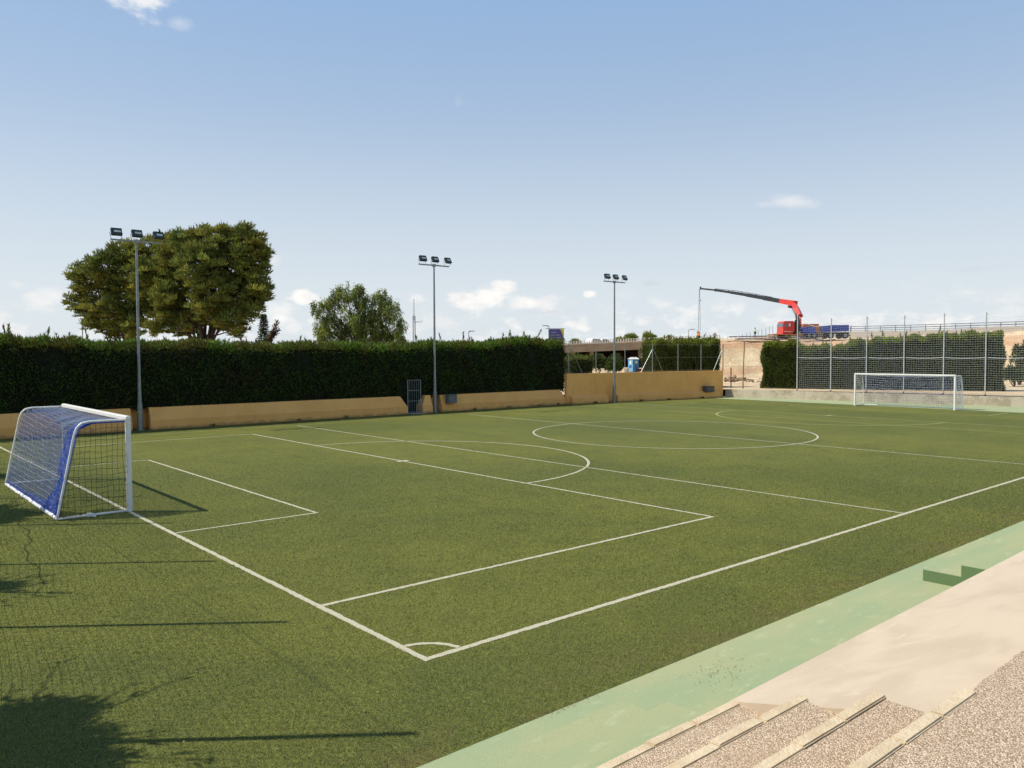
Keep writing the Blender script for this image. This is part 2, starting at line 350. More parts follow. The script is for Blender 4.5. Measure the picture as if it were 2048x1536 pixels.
# retaining wall under the stand
MB().add([(-14,-4.95,0.001),(52,-4.2,0.001),(52,-3.89,0.001),(-1.05,Y1-.015,0.001),(-14,Y1-.015,0.001),(-14,-4.95,1.29),(52,-4.2,1.29),(52,-3.89,1.29),(-1.05,Y1-.015,1.29),(-14,Y1-.015,1.29)],[(0,1,6,5),(1,2,7,6),(2,3,8,7),(3,4,9,8),(4,0,5,9),(5,6,7,8,9)]).build('stand_wall',M_conc,label='low retaining wall carrying the pale terrace above the green strip',cat='wall')
def agg_mat():
    m=bpy.data.materials.new('exposed_aggregate'); m.use_nodes=True; t=NT(m.node_tree); bs=t.n['Principled BSDF']
    tc=t.new('ShaderNodeTexCoord').outputs['Object']
    vo=t.new('ShaderNodeTexVoronoi'); t.put(vo.inputs['Vector'],tc); vo.inputs['Scale'].default_value=135
    sx=t.new('ShaderNodeSeparateColor'); t.put(sx.inputs[0],vo.outputs['Color'])
    c=t.mix(t.ramp(sx.outputs[0],.1,.9),(.50,.375,.26,1),(.84,.69,.50,1))
    c=t.mix(t.math('MULTIPLY',t.ramp(sx.outputs[1],.78,.9),.6),c,(.22,.15,.11,1))
    c=t.mix(t.math('MULTIPLY',t.ramp(vo.outputs['Distance'],.35,.75),.85),c,(.27,.18,.11,1))
    c=t.mix(t.math('MULTIPLY',t.ramp(t.noise(tc,2.2,4,.6),.45,.7),.35),c,(.48,.35,.24,1))
    t.put(bs.inputs['Base Color'],c); bs.inputs['Roughness'].default_value=.85; bs.inputs['Specular IOR Level'].default_value=.25
    b=t.new('ShaderNodeBump'); b.inputs['Strength'].default_value=.8; b.inputs['Distance'].default_value=.008; b.invert=True
    t.put(b.inputs['Height'],vo.outputs['Distance']); t.put(bs.inputs['Normal'],b.outputs[0]); return m
M_agg=agg_mat()
def ramp_mat():
    m=bpy.data.materials.new('trowelled_concrete'); m.use_nodes=True; t=NT(m.node_tree); bs=t.n['Principled BSDF']
    tc=t.new('ShaderNodeTexCoord').outputs['Object']
    mp=t.new('ShaderNodeMapping'); t.put(mp.inputs[0],tc); mp.inputs['Scale'].default_value=(.7,1.3,1); mp.inputs['Rotation'].default_value=(0,0,.6)
    c=t.mix(t.ramp(t.noise(mp.outputs[0],1.4,5,.6,dist=.6),.38,.62),(.475,.39,.285,1),(.54,.45,.335,1))
    c=t.mix(t.math('MULTIPLY',t.ramp(t.noise(mp.outputs[0],3.5,5,.65,dist=1.2),.58,.72),.45),c,(.64,.56,.42,1))
    c=t.mix(t.math('MULTIPLY',t.ramp(t.noise(mp.outputs[0],2.1,6,.7,dist=2.),.62,.70),.45),c,(.40,.29,.20,1))
    c=t.mix(t.math('MULTIPLY',t.ramp(t.noise(tc,60,3,.7),.6,.75),.25),c,(.40,.30,.22,1))
    t.put(bs.inputs['Base Color'],c); bs.inputs['Roughness'].default_value=.8; bs.inputs['Specular IOR Level'].default_value=.25
    b=t.new('ShaderNodeBump'); b.inputs['Strength'].default_value=.25; b.inputs['Distance'].default_value=.02
    t.put(b.inputs['Height'],t.noise(mp.outputs[0],5,5,.6)); t.put(bs.inputs['Normal'],b.outputs[0]); return m
M_ramp=ramp_mat()
# sloping pale landing beside the steps
yfr=lambda x:Y1+.0150*(x-XE)
mb=MB(); g=[]; xs_=[XE-.01+j*.6 for j in range(89)]
for i in range(9):
    f=i/8; g.append([(x,yfr(x)+(Y4-.05-yfr(x))*f,Z1-.002+(Z4-Z1-.10)*f+(.006*math.sin(x*1.3+f*2)*math.sin(math.pi*f))) for x in xs_])
mb.sheet(g); side=[r_[0] for r_ in g]
mb.sheet([side,[(p[0],p[1],1.2) for p in side]])
mb.sheet([[(x,yfr(x),Z1-.002) for x in xs_],[(x,yfr(x),Z1-.10) for x in xs_]])
mb.build('sloping_path',M_ramp,kind='structure')
# aggregate terrace
edge=[]; x=XE-.02
mb=MB(); xs=[-14]+[XE]+[XE+.12*i for i in range(1,120)]+[52]
top=[]
for i,x in enumerate(xs):
    y=Y4-.0735 if x<=XE+.01 else Y4-.03+rnd.uniform(-.007,.007)+.008*math.sin(x*1.7)
    top.append((x,y,Z4-.004))
bot=[(x,-16,Z4-.004) for x in xs]
mb.sheet([bot,top]); mb.sheet([top,[(x_,y_,z_-.2) for x_,y_,z_ in top]]).build('terrace',M_agg,kind='structure')
# steps: treads of aggregate with kerb-stone nosings
st=empty('terrace_steps',(XE-3,Y3,Z1),label='gravel finished steps with pale stone nosings leading down from the terrace',cat='steps')
M_nose=mat('pale_kerb_stone',(.64,.53,.36),.85,.12,7,col2=(.54,.43,.28),bump=.5,bscale=60)
M_joint=mat('dark_mortar',(.12,.08,.05),.95,.2,30)
for k,(y,z,yn) in enumerate(((Y1,Z1,Y2),(Y2,Z2,Y3),(Y3,Z3,Y4))):
    MB().span((-8,yn-.02,z-.20),(XE-.002+.006*k,y-.0725,z-.002)).build('tread',M_agg,st)
for k,(y,z) in enumerate(((Y1,Z1),(Y2,Z2),(Y3,Z3),(Y4,Z4))):
    x=XE+.03+.012*k; mb=MB(); first=True
    while x>-8:
        l=(.43 if first and k!=3 else .38)+rnd.uniform(-.012,.012); first=False
        j=rnd.uniform(-.010,.010)
        mb.box((x-l/2,y-.036+j,z-.075),(l-.008,.068,.162+rnd.uniform(-.004,.004)),rz=rnd.uniform(-.012,.012),rx=rnd.uniform(-.02,.02))
        x-=l
    mb.build('nosing',M_nose,st,bevel=.007)
    MB().span((-8,y-.080,z-.2),(XE,y-.012,z-.010)).build('mortar_bed',M_joint,st)
# dead leaves / twigs on the green strip and terrace
def litter(cx,cy,z,n,sx,sy,name,lab):
    P=np.stack([cx+rg.normal(0,sx,n),cy+rg.normal(0,sy,n),np.full(n,z)],1)
    a=rg.uniform(0,6.28,n); D=np.stack([np.cos(a),np.sin(a),rg.uniform(0,.3,n)],1); S=np.stack([-np.sin(a),np.cos(a),rg.uniform(-.2,.5,n)],1)
    l=rg.uniform(.003,.022,n)[:,None]; w=rg.uniform(.002,.006,n)[:,None]
    V=np.stack([P-S*w,P+D*l-S*w*.3,P+D*l+S*w,P+S*w],1).reshape(-1,3); F=np.arange(4*n).reshape(-1,4)
    tri_mesh(name,V,F,mat('dead_leaf',(.27,.17,.09),.9,.3,30),kind='stuff',label=lab,cat='leaf litter')
litter(2.15,-2.38,.008,120,.24,.13,'leaf_litter','brown leaf crumbs scattered on the green strip beside the turf')
litter(0.35,-1.93,.012,60,.22,.04,'leaf_litter','reddish crumbs lying along the turf edge')
tw=MB().tube([(3.31,-5.12,1.565),(3.42,-5.13,1.563),(3.56,-5.20,1.59)],.006,5)
for i in range(9):
    q=3.32+.02*i; tw.tube([(q,-5.125,1.567),(q+.03,-5.125+rnd.uniform(-.03,.03),1.59)],.002,4)
tw.build('twig',mat('dry_twig',(.20,.14,.04),.9),label='small dry twig lying on the pale sloping path',cat='twig')

def specks():
    n=420; d=rg.uniform(5,30,n); k=rg.uniform(-.66,.66,n); u=k*d; x=CAM[0]+u*math.sin(YAW)+d*math.cos(YAW); y=CAM[1]-u*math.cos(YAW)+d*math.sin(YAW)
    ok=(y>-1.85)&(y<28)&(x<44); x=x[ok];y=y[ok];n=len(x); P=np.stack([x,y,np.full(n,.022)],1); a=rg.uniform(0,6.28,n); l=rg.uniform(.008,.028,n)[:,None]
    D=np.stack([np.cos(a),np.sin(a),rg.uniform(0,.3,n)],1)*l; S=np.stack([-np.sin(a),np.cos(a),rg.uniform(-.2,.3,n)],1)*l*.35
    V=np.stack([P-S,P+D,P+S,P-D*.5],1).reshape(-1,3); tri_mesh('fallen_leaves',V,np.arange(4*n).reshape(-1,4),mat('pale_dry_leaf',(.30,.27,.14),.9,.3,3,col2=(.16,.11,.05)),kind='stuff',label='tiny pale dry leaf bits sprinkled over the turf',cat='leaf litter')
specks()
# ------------------------------------------------------------------ goals
def cyl_r(mb,a,b,r,n=14): mb.tube([a,b],r,n)
def net_lines(mb,fn,us,vs,r,nu,nv):
    """cords of a net on surface fn(u,v): constant-u cords and constant-v cords"""
    for u in us: mb.tube([fn(u,vs[0]+(vs[-1]-vs[0])*i/nv) for i in range(nv+1)],r,3,cap=False)
    for v in vs: mb.tube([fn(us[0]+(us[-1]-us[0])*i/nu,v) for i in range(nu+1)],r,3,cap=False)
M_cordw=mat('white_cord',(.74,.76,.80),.8,.05,5)
M_cordd=mat('dark_green_cord',(.028,.045,.035),.8,.05,5)
M_blue=mat('blue_net_cord',(.035,.09,.50),.8,.15,3,transl=.3)
def see_through(m,a):
    t=NT(m.node_tree); o=t.n['Material Output']; src=o.inputs[0].links[0].from_socket; tr=t.new('ShaderNodeBsdfTransparent'); mx=t.new('ShaderNodeMixShader')
    tc=t.new('ShaderNodeTexCoord').outputs['Object']; t.put(mx.inputs[0],t.math('MULTIPLY',t.ramp(t.noise(tc,28,3,.7),.42,.62),a)); t.l.new(src,mx.inputs[1]); t.l.new(tr.outputs[0],mx.inputs[2]); t.l.new(mx.outputs[0],o.inputs[0])
M_blueb=mat('bunched_blue_net',(.06,.14,.58),.85,.3,9,col2=(.02,.045,.28),bump=1.,bscale=40,transl=.35)
see_through(M_blueb,.9)
def prof(v,back=1.40,h=2.0):
    """side profile of the goal frame: v in metres from the crossbar backwards and down"""
    x1=.78 if back>1 else .55; r=.22
    a=math.atan2(back-x1-r*.6,h-r)
    pts=[(0,h),(x1-.05,h+.0),(x1+.10,h-.03),(x1+.19,h-.12),(x1+.25,h-.28),(back,.04)]
    ds=[0]
    for p,q in zip(pts[:-1],pts[1:]): ds.append(ds[-1]+math.hypot(q[0]-p[0],q[1]-p[1]))
    v=min(max(v,0),ds[-1]-1e-6)
    for i in range(len(pts)-1):
        if v<=ds[i+1]:
            f=(v-ds[i])/(ds[i+1]-ds[i]); return pts[i][0]+(pts[i+1][0]-pts[i][0])*f,pts[i][1]+(pts[i+1][1]-pts[i][1])*f,ds[-1]
def plen(back,h=2.0): return prof(0,back,h)[2]
def make_goal(x0,sx,y0,y1,h,back,near):
    """sx=-1: net towards -x"""
    P=lambda q,y,z:(x0+sx*q,y,z)
    if near: g=empty('football_goal',(x0,(y0+y1)/2,0),label='white goal with blue and white netting on the near goal line at left',cat='goal')
    else: g=empty('football_goal',(x0,(y0+y1)/2,0),label='white goal in front of the tall ball net at the far end',cat='goal')
    hw=.052
    for y in (y0,y1):
        MB().box((x0,y,h/2+.0),(hw*2,hw*2,h)).build('goal_post',M_white,g,bevel=.018)
    MB().box((x0,(y0+y1)/2,h+hw-.006),(hw*2-.004,y1-y0+hw*2-.004,hw*2)).build('crossbar',M_white,g,bevel=.018)
    T=plen(back,h)
    for y in (y0,y1):
        mb=MB(); mb.tube([P(*((prof(T*i/40,back,h)[0]+.05*(1-i/40),y,prof(T*i/40,back,h)[1]+.02))) for i in range(41)],.024,8)
        mb.build('side_tube',M_white,g,smooth=True)
        mb=MB().tube([P(.04,y,.035),P(back,y,.035)],.026,8); mb.build('base_tube',M_white,g,smooth=True)
    mb=MB().tube([P(back,y0,.035),P(back,y1,.035)],.028,8)
    mb.build('rear_ground_bar',M_white,g,smooth=True)
    wr=MB()
    if near:
        for i in range(46):   # net wrapped round the rear bar
            y=y0+(y1-y0)*(i+.5)/46; rr=.032+rnd.uniform(0,.008)
            wr.tube([P(back+rnd.uniform(-.012,.012),y-.08,.04+rnd.uniform(-.004,.01)),P(back+rnd.uniform(-.012,.012),y+.08,.04+rnd.uniform(-.004,.012))],rr,7)
        wr.build('net_wrap',M_cordw,g)
        MB().box(P(.80,y0-.03,.05),(.10,.10,.07)).box(P(.72,y0-.05,.02),(.05,.16,.03)).build('ground_clamp',M_white,g,bevel=.006)
    # back + roof net, sagging between the tubes
    Lw=y1-y0
    def surf(u,v,sg=.16,off=0.):
        q,z,_=prof(v,back,h); s=math.sin(math.pi*min(max((u)/Lw,0),1)); f=math.sin(math.pi*min(v/T,1))
        dz=-sg*s*f*(1.0 if v<1.2 else .7)-.02*math.sin(u*5+v*3)*f*s
        return P(q*(1-.06*s*f)-.10*s*f*(v>1.)*min(v-1.,1)+off,y0+u,max(z+dz+off,.03))
    mb=MB()
    if near:
        us=list(np.linspace(.02,Lw-.02,52)); vs=list(np.linspace(.02,T,24))
        for u in np.linspace(.02,Lw+.85,50): 
            pp=[(u-.85*(i/18)**.75,T*i/18) for i in range(19)]; pp=[q for q in pp if 0.<=q[0]<=Lw]
            if len(pp)>2: mb.tube([surf(q[0],q[1],.2) for q in pp],.0052,3,cap=False)
        for v in vs: mb.tube([surf(Lw*i/24,v,.2) for i in range(25)],.0014,3,cap=False)
        mb.build('white_net',M_cordw,g)
        mb=MB()
        for u in np.linspace(.02,Lw-.02,120): mb.tube([surf(u,T*i/12,.24,-.03) for i in range(13)],.0024,3,cap=False)
        for v in np.linspace(.02,T,56): mb.tube([surf(Lw*i/20,v,.24,-.03) for i in range(21)],.0024,3,cap=False)
        mb.build('blue_net',M_blue,g)
        # gathered blue netting hanging at the near rear tube and along the roof/back edge
        gr=[]
        for i in range(41):
            v=.35+(T-.37)*i/40; row=[]
            wd_=.20+1.0*math.sin(math.pi*min(1,max(0,(v-.3)/(T-.1))))**.8*(1 if v<2.2 else 1)
            if v>T-.9: wd_=max(wd_*.5,1.5*(1-(T-v)/.9)+wd_*.4)
            for j in range(13):
                u=.02+wd_*j/12; q=surf(u,v,.24)
                row.append((q[0]+.03*math.sin(j*2.4+i*.12)+.015*math.sin(i*.9+j),q[1],q[2]+.012*math.sin(j*1.9)))
            gr.append(row)
        MB().sheet(gr).build('bunched_net',M_blueb,g,smooth=True)
        gr=[]
        for i in range(61):
            u=Lw*i/60; row=[]
            for j in range(6):
                v=T-.02-(.10+.16*(1-u/Lw)**2)*j/5; q=surf(u,v,.22); row.append((q[0]+.02*math.sin(j*2+i),q[1],q[2]+.01*math.sin(i*1.3)))
            gr.append(row)
        MB().sheet(gr).build('bunched_net',M_blueb,g,smooth=True)
    else:
        for u in np.linspace(.02,Lw-.02,44): mb.tube([surf(u,T*i/8) for i in range(9)],.006,3,cap=False)
        for v in np.linspace(.02,T,18): mb.tube([surf(Lw*i/12,v) for i in range(13)],.006,3,cap=False)
        mb.build('white_net',M_cordw,g)
        mb=MB()
        for u in np.linspace(.02,Lw-.02,110): mb.tube([surf(u,T*i/8,.2,.02) for i in range(9)],.0032,3,cap=False)
        for v in np.linspace(.02,T,40): mb.tube([surf(Lw*i/12,v,.2,.02) for i in range(13)],.0032,3,cap=False)
        mb.build('blue_net',M_blue,g)
    # side nets
    for y,s in ((y0,1),(y1,-1)):
        mb=MB(); n=13 if near else 9; r=.0042 if near else .006
        wob=lambda q,z:.035*math.sin(q*4+z*5)*s
        for i in range(1,n):       # verticals
            q=back*i/n
            # height of the profile at q
            top=h
            for k in range(60):
                a_=prof(T*k/60,back,h)
                if a_[0]>=q: top=a_[1]; break
            nn=10
            mb.tube([P(q+.012*math.sin(j*1.1+i),y+wob(q,top*j/nn),.04+(top-.04)*j/nn) for j in range(nn+1)],r,3,cap=False)
        for i in range(1,int(h/.125)):
            z=.125*i; 
            qm=back
            for k in range(60,0,-1):
                a_=prof(T*k/60,back,h)
                if a_[1]>=z: qm=a_[0]; break
            mb.tube([P(qm*j/10,y+wob(qm*j/10,z),z+.014*math.sin(j*1.3+i)-.01*math.sin(math.pi*j/10)) for j in range(11)],r,3,cap=False)
        mb.build('side_net',M_cordd if (near and y==y0) else M_cordw,g)
    return g
make_goal(0,-1,m0-3.0,m0+3.0,2.0,1.40,True)
make_goal(L+.05,1,m0-3.0,m0+3.0,2.0,1.25,False)

# ------------------------------------------------------------------ floodlight masts
M_glass=mat('lamp_glass',(.05,.075,.065),.35,.1,4,spec=.4)
M_refl=mat('lamp_reflector',(.62,.66,.62),.35,.1,4)
def make_mast(x,y,h,lab):
    g=empty('floodlight_mast',(x,y,0),label=lab,cat='floodlight',group='floodlight masts along the far wall')
    mb=MB(); mb.tube([(x,y,0),(x,y,1.2)],.115,14); mb.tube([(x,y,1.19),(x,y,2.6),(x,y,h-.25)],.09,12,r1=.048); mb.tube([(x,y,0),(x,y,.03)],.2,12)
    mb.build('pole',M_galv,g,smooth=False)
    MB().box((x,y,h-.2),(2.15,.07,.07)).box((x,y,h-.2),(.16,.16,.16)).build('crossarm',M_galv,g)
    for k,dx in enumerate((-.86,0.,.92)):
        hx=x+dx; ti=R(28); yw=(R(-4),R(2),R(10))[k]
        hd=MB().box((hx,y-.10,h+.12),(.45,.12,.34),rz=yw,rx=-ti).build('lamp_head',M_dark,g,bevel=.02)
        c=Vector((hx,y-.10,h+.12)); m=Matrix.Rotation(yw,3,'Z')@Matrix.Rotation(-ti,3,'X')
        def at_(p): return c+m@Vector(p)
        # visor frame, glass and reflector on the pitch-facing side
        q=MB(); 
        for (a1,b1,s1,s2) in ((-.212,0,.02,.33),(.212,0,.02,.33),(0,.155,.445,.02),(0,-.155,.445,.02)):
            q.box(at_((a1,-.075,b1)),(s1,.03,s2),rz=yw,rx=-ti)
        q.build('lens_frame',M_dark,hd)
        MB().box(at_((0,-.068,0)),(.40,.008,.28),rz=yw,rx=-ti).build('lens',M_glass,hd)
        MB().box(at_((.04,-.078,.01)),(.28,.006,.10),rz=yw,rx=-ti).build('lamp_tube',M_refl,hd)
        MB().tube([(hx-.2,y-.05,h-.18),(hx-.27,y-.08,h+.1)],.012,5).build('bracket',M_galv,hd); MB().tube([(hx+.2,y-.05,h-.18),(hx+.27,y-.08,h+.1)],.012,5).build('bracket',M_galv,hd)
    return g
make_mast(5.99,31.36,8.75,'tall grey floodlight mast nearest the left goal, in front of the pines')
make_mast(22.41,31.38,8.80,'grey floodlight mast beside the barred gate and the grey cabinet')
make_mast(36.8,30.2,8.55,'grey floodlight mast standing against the tall ochre wall')
bd=MB().tube([(6.94,31.26,9.07),(6.98,31.24,9.12),(6.93,31.26,9.20)],.045,8,r1=.022).tube([(6.97,31.26,9.1),(7.06,31.26,9.02)],.02,5,r1=.008)
bd.build('perched_bird',mat('dark_feather',(.02,.02,.02),.8),label='small dark bird perched on the floodlight mast before the pines',cat='bird')

# ------------------------------------------------------------------ ochre boundary walls
def wall_low(name,x0,x1,lab,capL=False,capR=False,ztop=1.0,parent_only=None):
    g=empty(name,((x0+x1)/2,31.4,0),label=lab,cat='wall',group='low ochre wall sections')
    i0=.32 if capL else 0; i1=.32 if capR else 0
    mb=MB(); yf=31.15
    # plinth
    mb.add([(x0,yf,0),(x1,yf,0),(x1,31.9,0),(x0,31.9,0),(x0,yf,.43),(x1,yf,.43),(x1,31.9,.43),(x0,31.9,.43)],[(0,1,5,4),(1,2,6,5),(2,3,7,6),(3,0,4,7),(4,5,6,7)])
    mb.build('plinth',M_orange,g)
    mb=MB()
    xa,xb=x0+i0,x1-i1
    mb.add([(x0+.003,yf+.05,.431),(x1-.003,yf+.05,.431),(x1-.003,31.85,.431),(x0+.003,31.85,.431),(xa,yf+.28,ztop),(xb,yf+.28,ztop),(xb,31.8,ztop),(xa,31.8,ztop)],[(0,1,5,4),(1,2,6,5),(2,3,7,6),(3,0,4,7),(4,5,6,7)])
    mb.build('battered_top',M_orange,g)
wall_low('garden_wall',-16,5.60,'low ochre wall behind the blue netted goal, left of the first mast')
wall_low('garden_wall',6.40,20.35,'long low ochre wall between the first mast and the barred gate',capR=True)
wall_low('garden_wall',21.42,22.10,'short stub of low ochre wall right beside the barred gate',capL=True)
wall_low('garden_wall',22.78,33.0,'low ochre wall under the grey cabinet, ending at the tall wall',capR=True,ztop=.98)
for (x0,x1,l) in ((5.60,6.40,'ochre recess wall behind the first mast'),(22.10,22.78,'ochre recess wall behind the middle mast')):
    MB().span((x0-.3,31.9 if x0<10 else 31.93,0),(x1+.3,32.25,.96)).build('recess_wall',M_orange,label=l,cat='wall')
# tall ochre wall, running at a slight angle to the corner
TA=np.array([32.95,30.75]); TB=np.array([48.0,28.75]); tdir=unit(TB-TA); tn=np.array([tdir[1],-tdir[0]])  # towards the pitch
def tw_(s,o,z): p=TA+tdir*s-tn*o; return (p[0],p[1],z)
TL=float(np.linalg.norm(TB-TA))
g=empty('boundary_wall',tw_(TL/2,0,0),label='tall ochre rendered wall with sloping foot behind the pitch corner',cat='wall')
sp=(3.4,4.25)
mb=MB()
for s0,s1 in ((0,sp[0]),(sp[1],TL)):
    P=[(.30,0),(.30,2.06),(.55,2.06),(.55,0)]
    mb.prism(P,lambda o,z,s=s0:tw_(s,o,z),lambda o,z,s=s1:tw_(s,o,z))
mb.prism([(.42,0),(.42,2.058),(.54,2.058),(.54,0)],lambda o,z:tw_(sp[0],o,z),lambda o,z:tw_(sp[1],o,z))
mb.build('wall_body',M_orange,g)
mb=MB()
for s0,s1 in ((0.25,sp[0]),(sp[1],TL-.6)):
    mb.prism([(0,0),(0,.42),(.297,.60),(.297,0)],lambda o,z,s=s0:tw_(s,o,z),lambda o,z,s=s1:tw_(s,o,z))
mb.build('sloping_foot',M_orange,g)
# weeds at the foot of the walls
PP=[]
for x_ in (9.2,13.6,16.4,25.2,27.9,30.6,32.2): 
    k=int(rg.uniform(14,34)); PP.append(np.stack([x_+rg.normal(0,.09,k),31.10+rg.normal(0,.03,k),rg.uniform(0,.05,k)],1))
for s_ in (2.2,6.4,9.1,12.6): 
    k=24; q=np.array(tw_(s_,-.05,0)); PP.append(q+np.stack([rg.normal(0,.1,k),rg.normal(0,.03,k),rg.uniform(0,.05,k)],1))
P=np.concatenate(PP); V,F=leaf_tris(P,np.tile([0,0,1.],(len(P),1)),.13,.03,.6,.3); tri_mesh('wall_foot_weeds',V,F,M_hedge,None,tints(len(P),2),kind='stuff',label='small weed tufts growing along the foot of the ochre walls',cat='weeds')
# electrical cabinets
def cabinet(p,rz,sz,m,lab):
    g=empty('electrical_cabinet',p,rz,label=lab,cat='cabinet',group='cabinets on the ochre walls')
    x,y,z=p; MB().box((x,y,z+sz[2]/2),sz,rz=rz).build('case',m,g,bevel=.012)
    d=Vector((math.sin(rz),-math.cos(rz),0)); c=Vector((x,y,z+sz[2]/2))+d*(sz[1]/2+.004)
    dr=MB().box(c,(sz[0]-.07,.012,sz[2]-.07),rz=rz).build('door',m,g,bevel=.004)
    MB().box(c+d*.01+Vector((sz[0]*.3,0,0)),(.03,.02,.07),rz=rz).build('handle',M_dark,dr)
    MB().box((x,y,z+sz[2]+.012),(sz[0]+.05,sz[1]+.05,.022),rz=rz).build('lid',m,g)
    return g
M_cab=mat('grey_enamel',(.15,.165,.165),.5,.1,5)
M_cab2=mat('brown_grey_enamel',(.115,.10,.10),.5,.1,5)
cabinet((23.35,31.05,.50),0,(.62,.36,.50),M_cab,'grey metal cabinet on the low ochre wall beside the middle mast')
c_=tw_(TL-1.9,.02,.46); cabinet(c_,math.atan2(tdir[1],tdir[0]),(.85,.42,.42),M_cab2,'dark grey cabinet low on the tall ochre wall near the corner')

# barred gate in the gap
g=empty('barred_gate',(20.9,31.35,0),label='white barred metal gate in the gap of the low ochre wall',cat='gate')
M_gate=mat('gate_paint',(.30,.33,.33),.6,.1,6)
mb=MB()
for x in (20.46,21.34): mb.box((x,31.30,.99),(.035,.035,1.9))
for z in (.08,.72,1.32,1.92): mb.box((20.9,31.30,z),(.83,.022,.022))
mb.build('gate_frame',M_gate,g)
for i in range(5): MB().tube([(20.60+.15*i,31.30,.09),(20.60+.15*i,31.30,1.93)],.008,6).build('bar',M_gate,g)
MB().box((20.9,31.0,.015),(1.0,.5,.03)).build('doorstep',M_conc,label='pale doorstep slab under the barred gate',cat='doorstep')

# ------------------------------------------------------------------ hedges
def hedge(name,A,B,th,z0,z1f,lab,dens=260,L_=.13,shoots=60,sh=(.2,.5),seed=1,faces=('f','t','l','r'),parent=None,upb=.5,group=None,bulge=.10,mm=None,hang=0.,gap=None,tlo=.75,thi=1.35):
    """clipped conifer hedge from A to B (front line, leaves towards the pitch)"""
    A=np.array(A,float); B=np.array(B,float); d=unit(B-A); n=np.array([d[1],-d[0]]); Ln=float(np.linalg.norm(B-A))
    g=empty(name,(A[0],A[1],0),label=lab,cat='hedge',group=group)
    rs=np.random.default_rng(seed)
    ph=rs.uniform(0,6,8)
    def wob(s,z): return bulge*(np.sin(s*1.1+ph[0])*.5+np.sin(s*.43+ph[6])*.6+np.sin(s*2.7+z*1.3+ph[1])*.35+np.sin(s*6.1+z*3+ph[2])*.25+np.sin(z*2.2+ph[3])*.3)
    def pos(s,o,z): s=np.asarray(s,float); return np.stack([A[0]+d[0]*s+n[0]*o,A[1]+d[1]*s+n[1]*o,z+0*s],-1)
    # inner mass
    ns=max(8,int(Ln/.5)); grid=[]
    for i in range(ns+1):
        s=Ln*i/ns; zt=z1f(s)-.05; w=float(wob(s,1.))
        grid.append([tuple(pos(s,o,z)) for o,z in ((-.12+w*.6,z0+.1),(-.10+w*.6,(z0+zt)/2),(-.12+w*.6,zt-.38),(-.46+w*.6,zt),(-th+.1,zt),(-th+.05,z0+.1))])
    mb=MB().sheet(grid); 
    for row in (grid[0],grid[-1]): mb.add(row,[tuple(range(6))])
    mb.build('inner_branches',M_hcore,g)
    PP=[];NN=[]
    H=max(z1f(0),z1f(Ln))-z0
    def put(P,N): PP.append(P); NN.append(np.broadcast_to(N,P.shape))
    if 'f' in faces:
        k=int(dens*Ln*H); s=rs.uniform(0,Ln,k); z=rs.uniform(0,1,k); zz=z0+z*(z1f(s)-z0)-hang*rs.uniform(0,1,k)*(z<.1)
        o=wob(s,zz)+rs.uniform(-.10,.04,k)-np.maximum(0,zz-(z1f(s)-.42))*.85; P=pos(s,0,0); P[:,0]+=n[0]*o; P[:,1]+=n[1]*o; P[:,2]=zz; put(P,np.array([n[0],n[1],0]))
    if 't' in faces:
        k=int(dens*Ln*th*1.6); s=rs.uniform(0,Ln,k); o=-rs.uniform(0,1,k)**1.5*(th+.06)+.06; P=pos(s,0,0); P[:,0]+=n[0]*o; P[:,1]+=n[1]*o; P[:,2]=z1f(s)+rs.uniform(-.24,.14,k)+.05*np.sin(s*5+ph[4]); put(P,np.array([0,0,1.])); ntop=(sum(len(q) for q in PP[:-1]),len(P))
    for key,s0,sg in (('l',0,-1),('r',Ln,1)):
        if key in faces:
            k=int(dens*th*H); z=z0+rs.uniform(0,1,k)*(z1f(s0)-z0); o=-rs.uniform(0,th,k); s=s0+sg*rs.uniform(-.12,.08,k)+sg*.12*np.sin(z*2.5+ph[5]); P=pos(s,0,0); P[:,0]+=n[0]*o; P[:,1]+=n[1]*o; P[:,2]=z; put(P,np.array([d[0]*sg,d[1]*sg,0]))
    P=np.concatenate(PP); N=np.concatenate(NN)
    if gap is not None: k_=~gap(P); P=P[k_]; N=N[k_]
    V,F=leaf_tris(P,N,L_,L_*.28,.55,upb); tn_=tints(len(P),1,tlo,thi); tn_*=np.where(P[:,2:3]>z1f(0)*0+(z1f((P[:,0]-A[0])*d[0]+(P[:,1]-A[1])*d[1])-.36-.1*rs.uniform(-1,1,len(P)))[:,None],np.array([[2.3,2.05,1.4]]),1.); ti=np.repeat(tn_,2,0)  # top leaves tinted brighter: sunlit band painted in, over a fresh growth tone
    # leader shoots above the clipped top
    SV=[];
    for i in range(int(shoots*1.5)):
        s=rs.uniform(0,Ln); o=-rs.uniform(0,th*.8); hh=rs.uniform(*sh)*rs.choice([.45,.8,1.1,1.9],p=[.4,.35,.17,.08]); k=int(26*hh/.3)
        base=pos(s,0,0); base[0]+=n[0]*o; base[1]+=n[1]*o; f=rs.uniform(0,1,k); lean=rs.normal(0,.25,2)
        Q=np.stack([base[0]+lean[0]*f*hh+rs.normal(0,.035,k)*(1.3-f),base[1]+lean[1]*f*hh+rs.normal(0,.035,k)*(1.3-f),float(z1f(s))-.05+f*hh],1); SV.append(Q)
    if SV:
        Q=np.concatenate(SV); V2,F2=leaf_tris(Q,np.broadcast_to(np.array([0,0,1.]),Q.shape),L_*1.0,L_*.2,.45,.6)
        F=np.concatenate([F,F2+len(V)]); V=np.concatenate([V,V2]); ti=np.concatenate([ti,tints(len(Q),2,1.2,2.1)*np.array([[1.15,1,.9]])])  # shoots get the same painted sunlit tint, with fresh growth yellow
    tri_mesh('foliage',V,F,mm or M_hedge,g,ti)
    return g
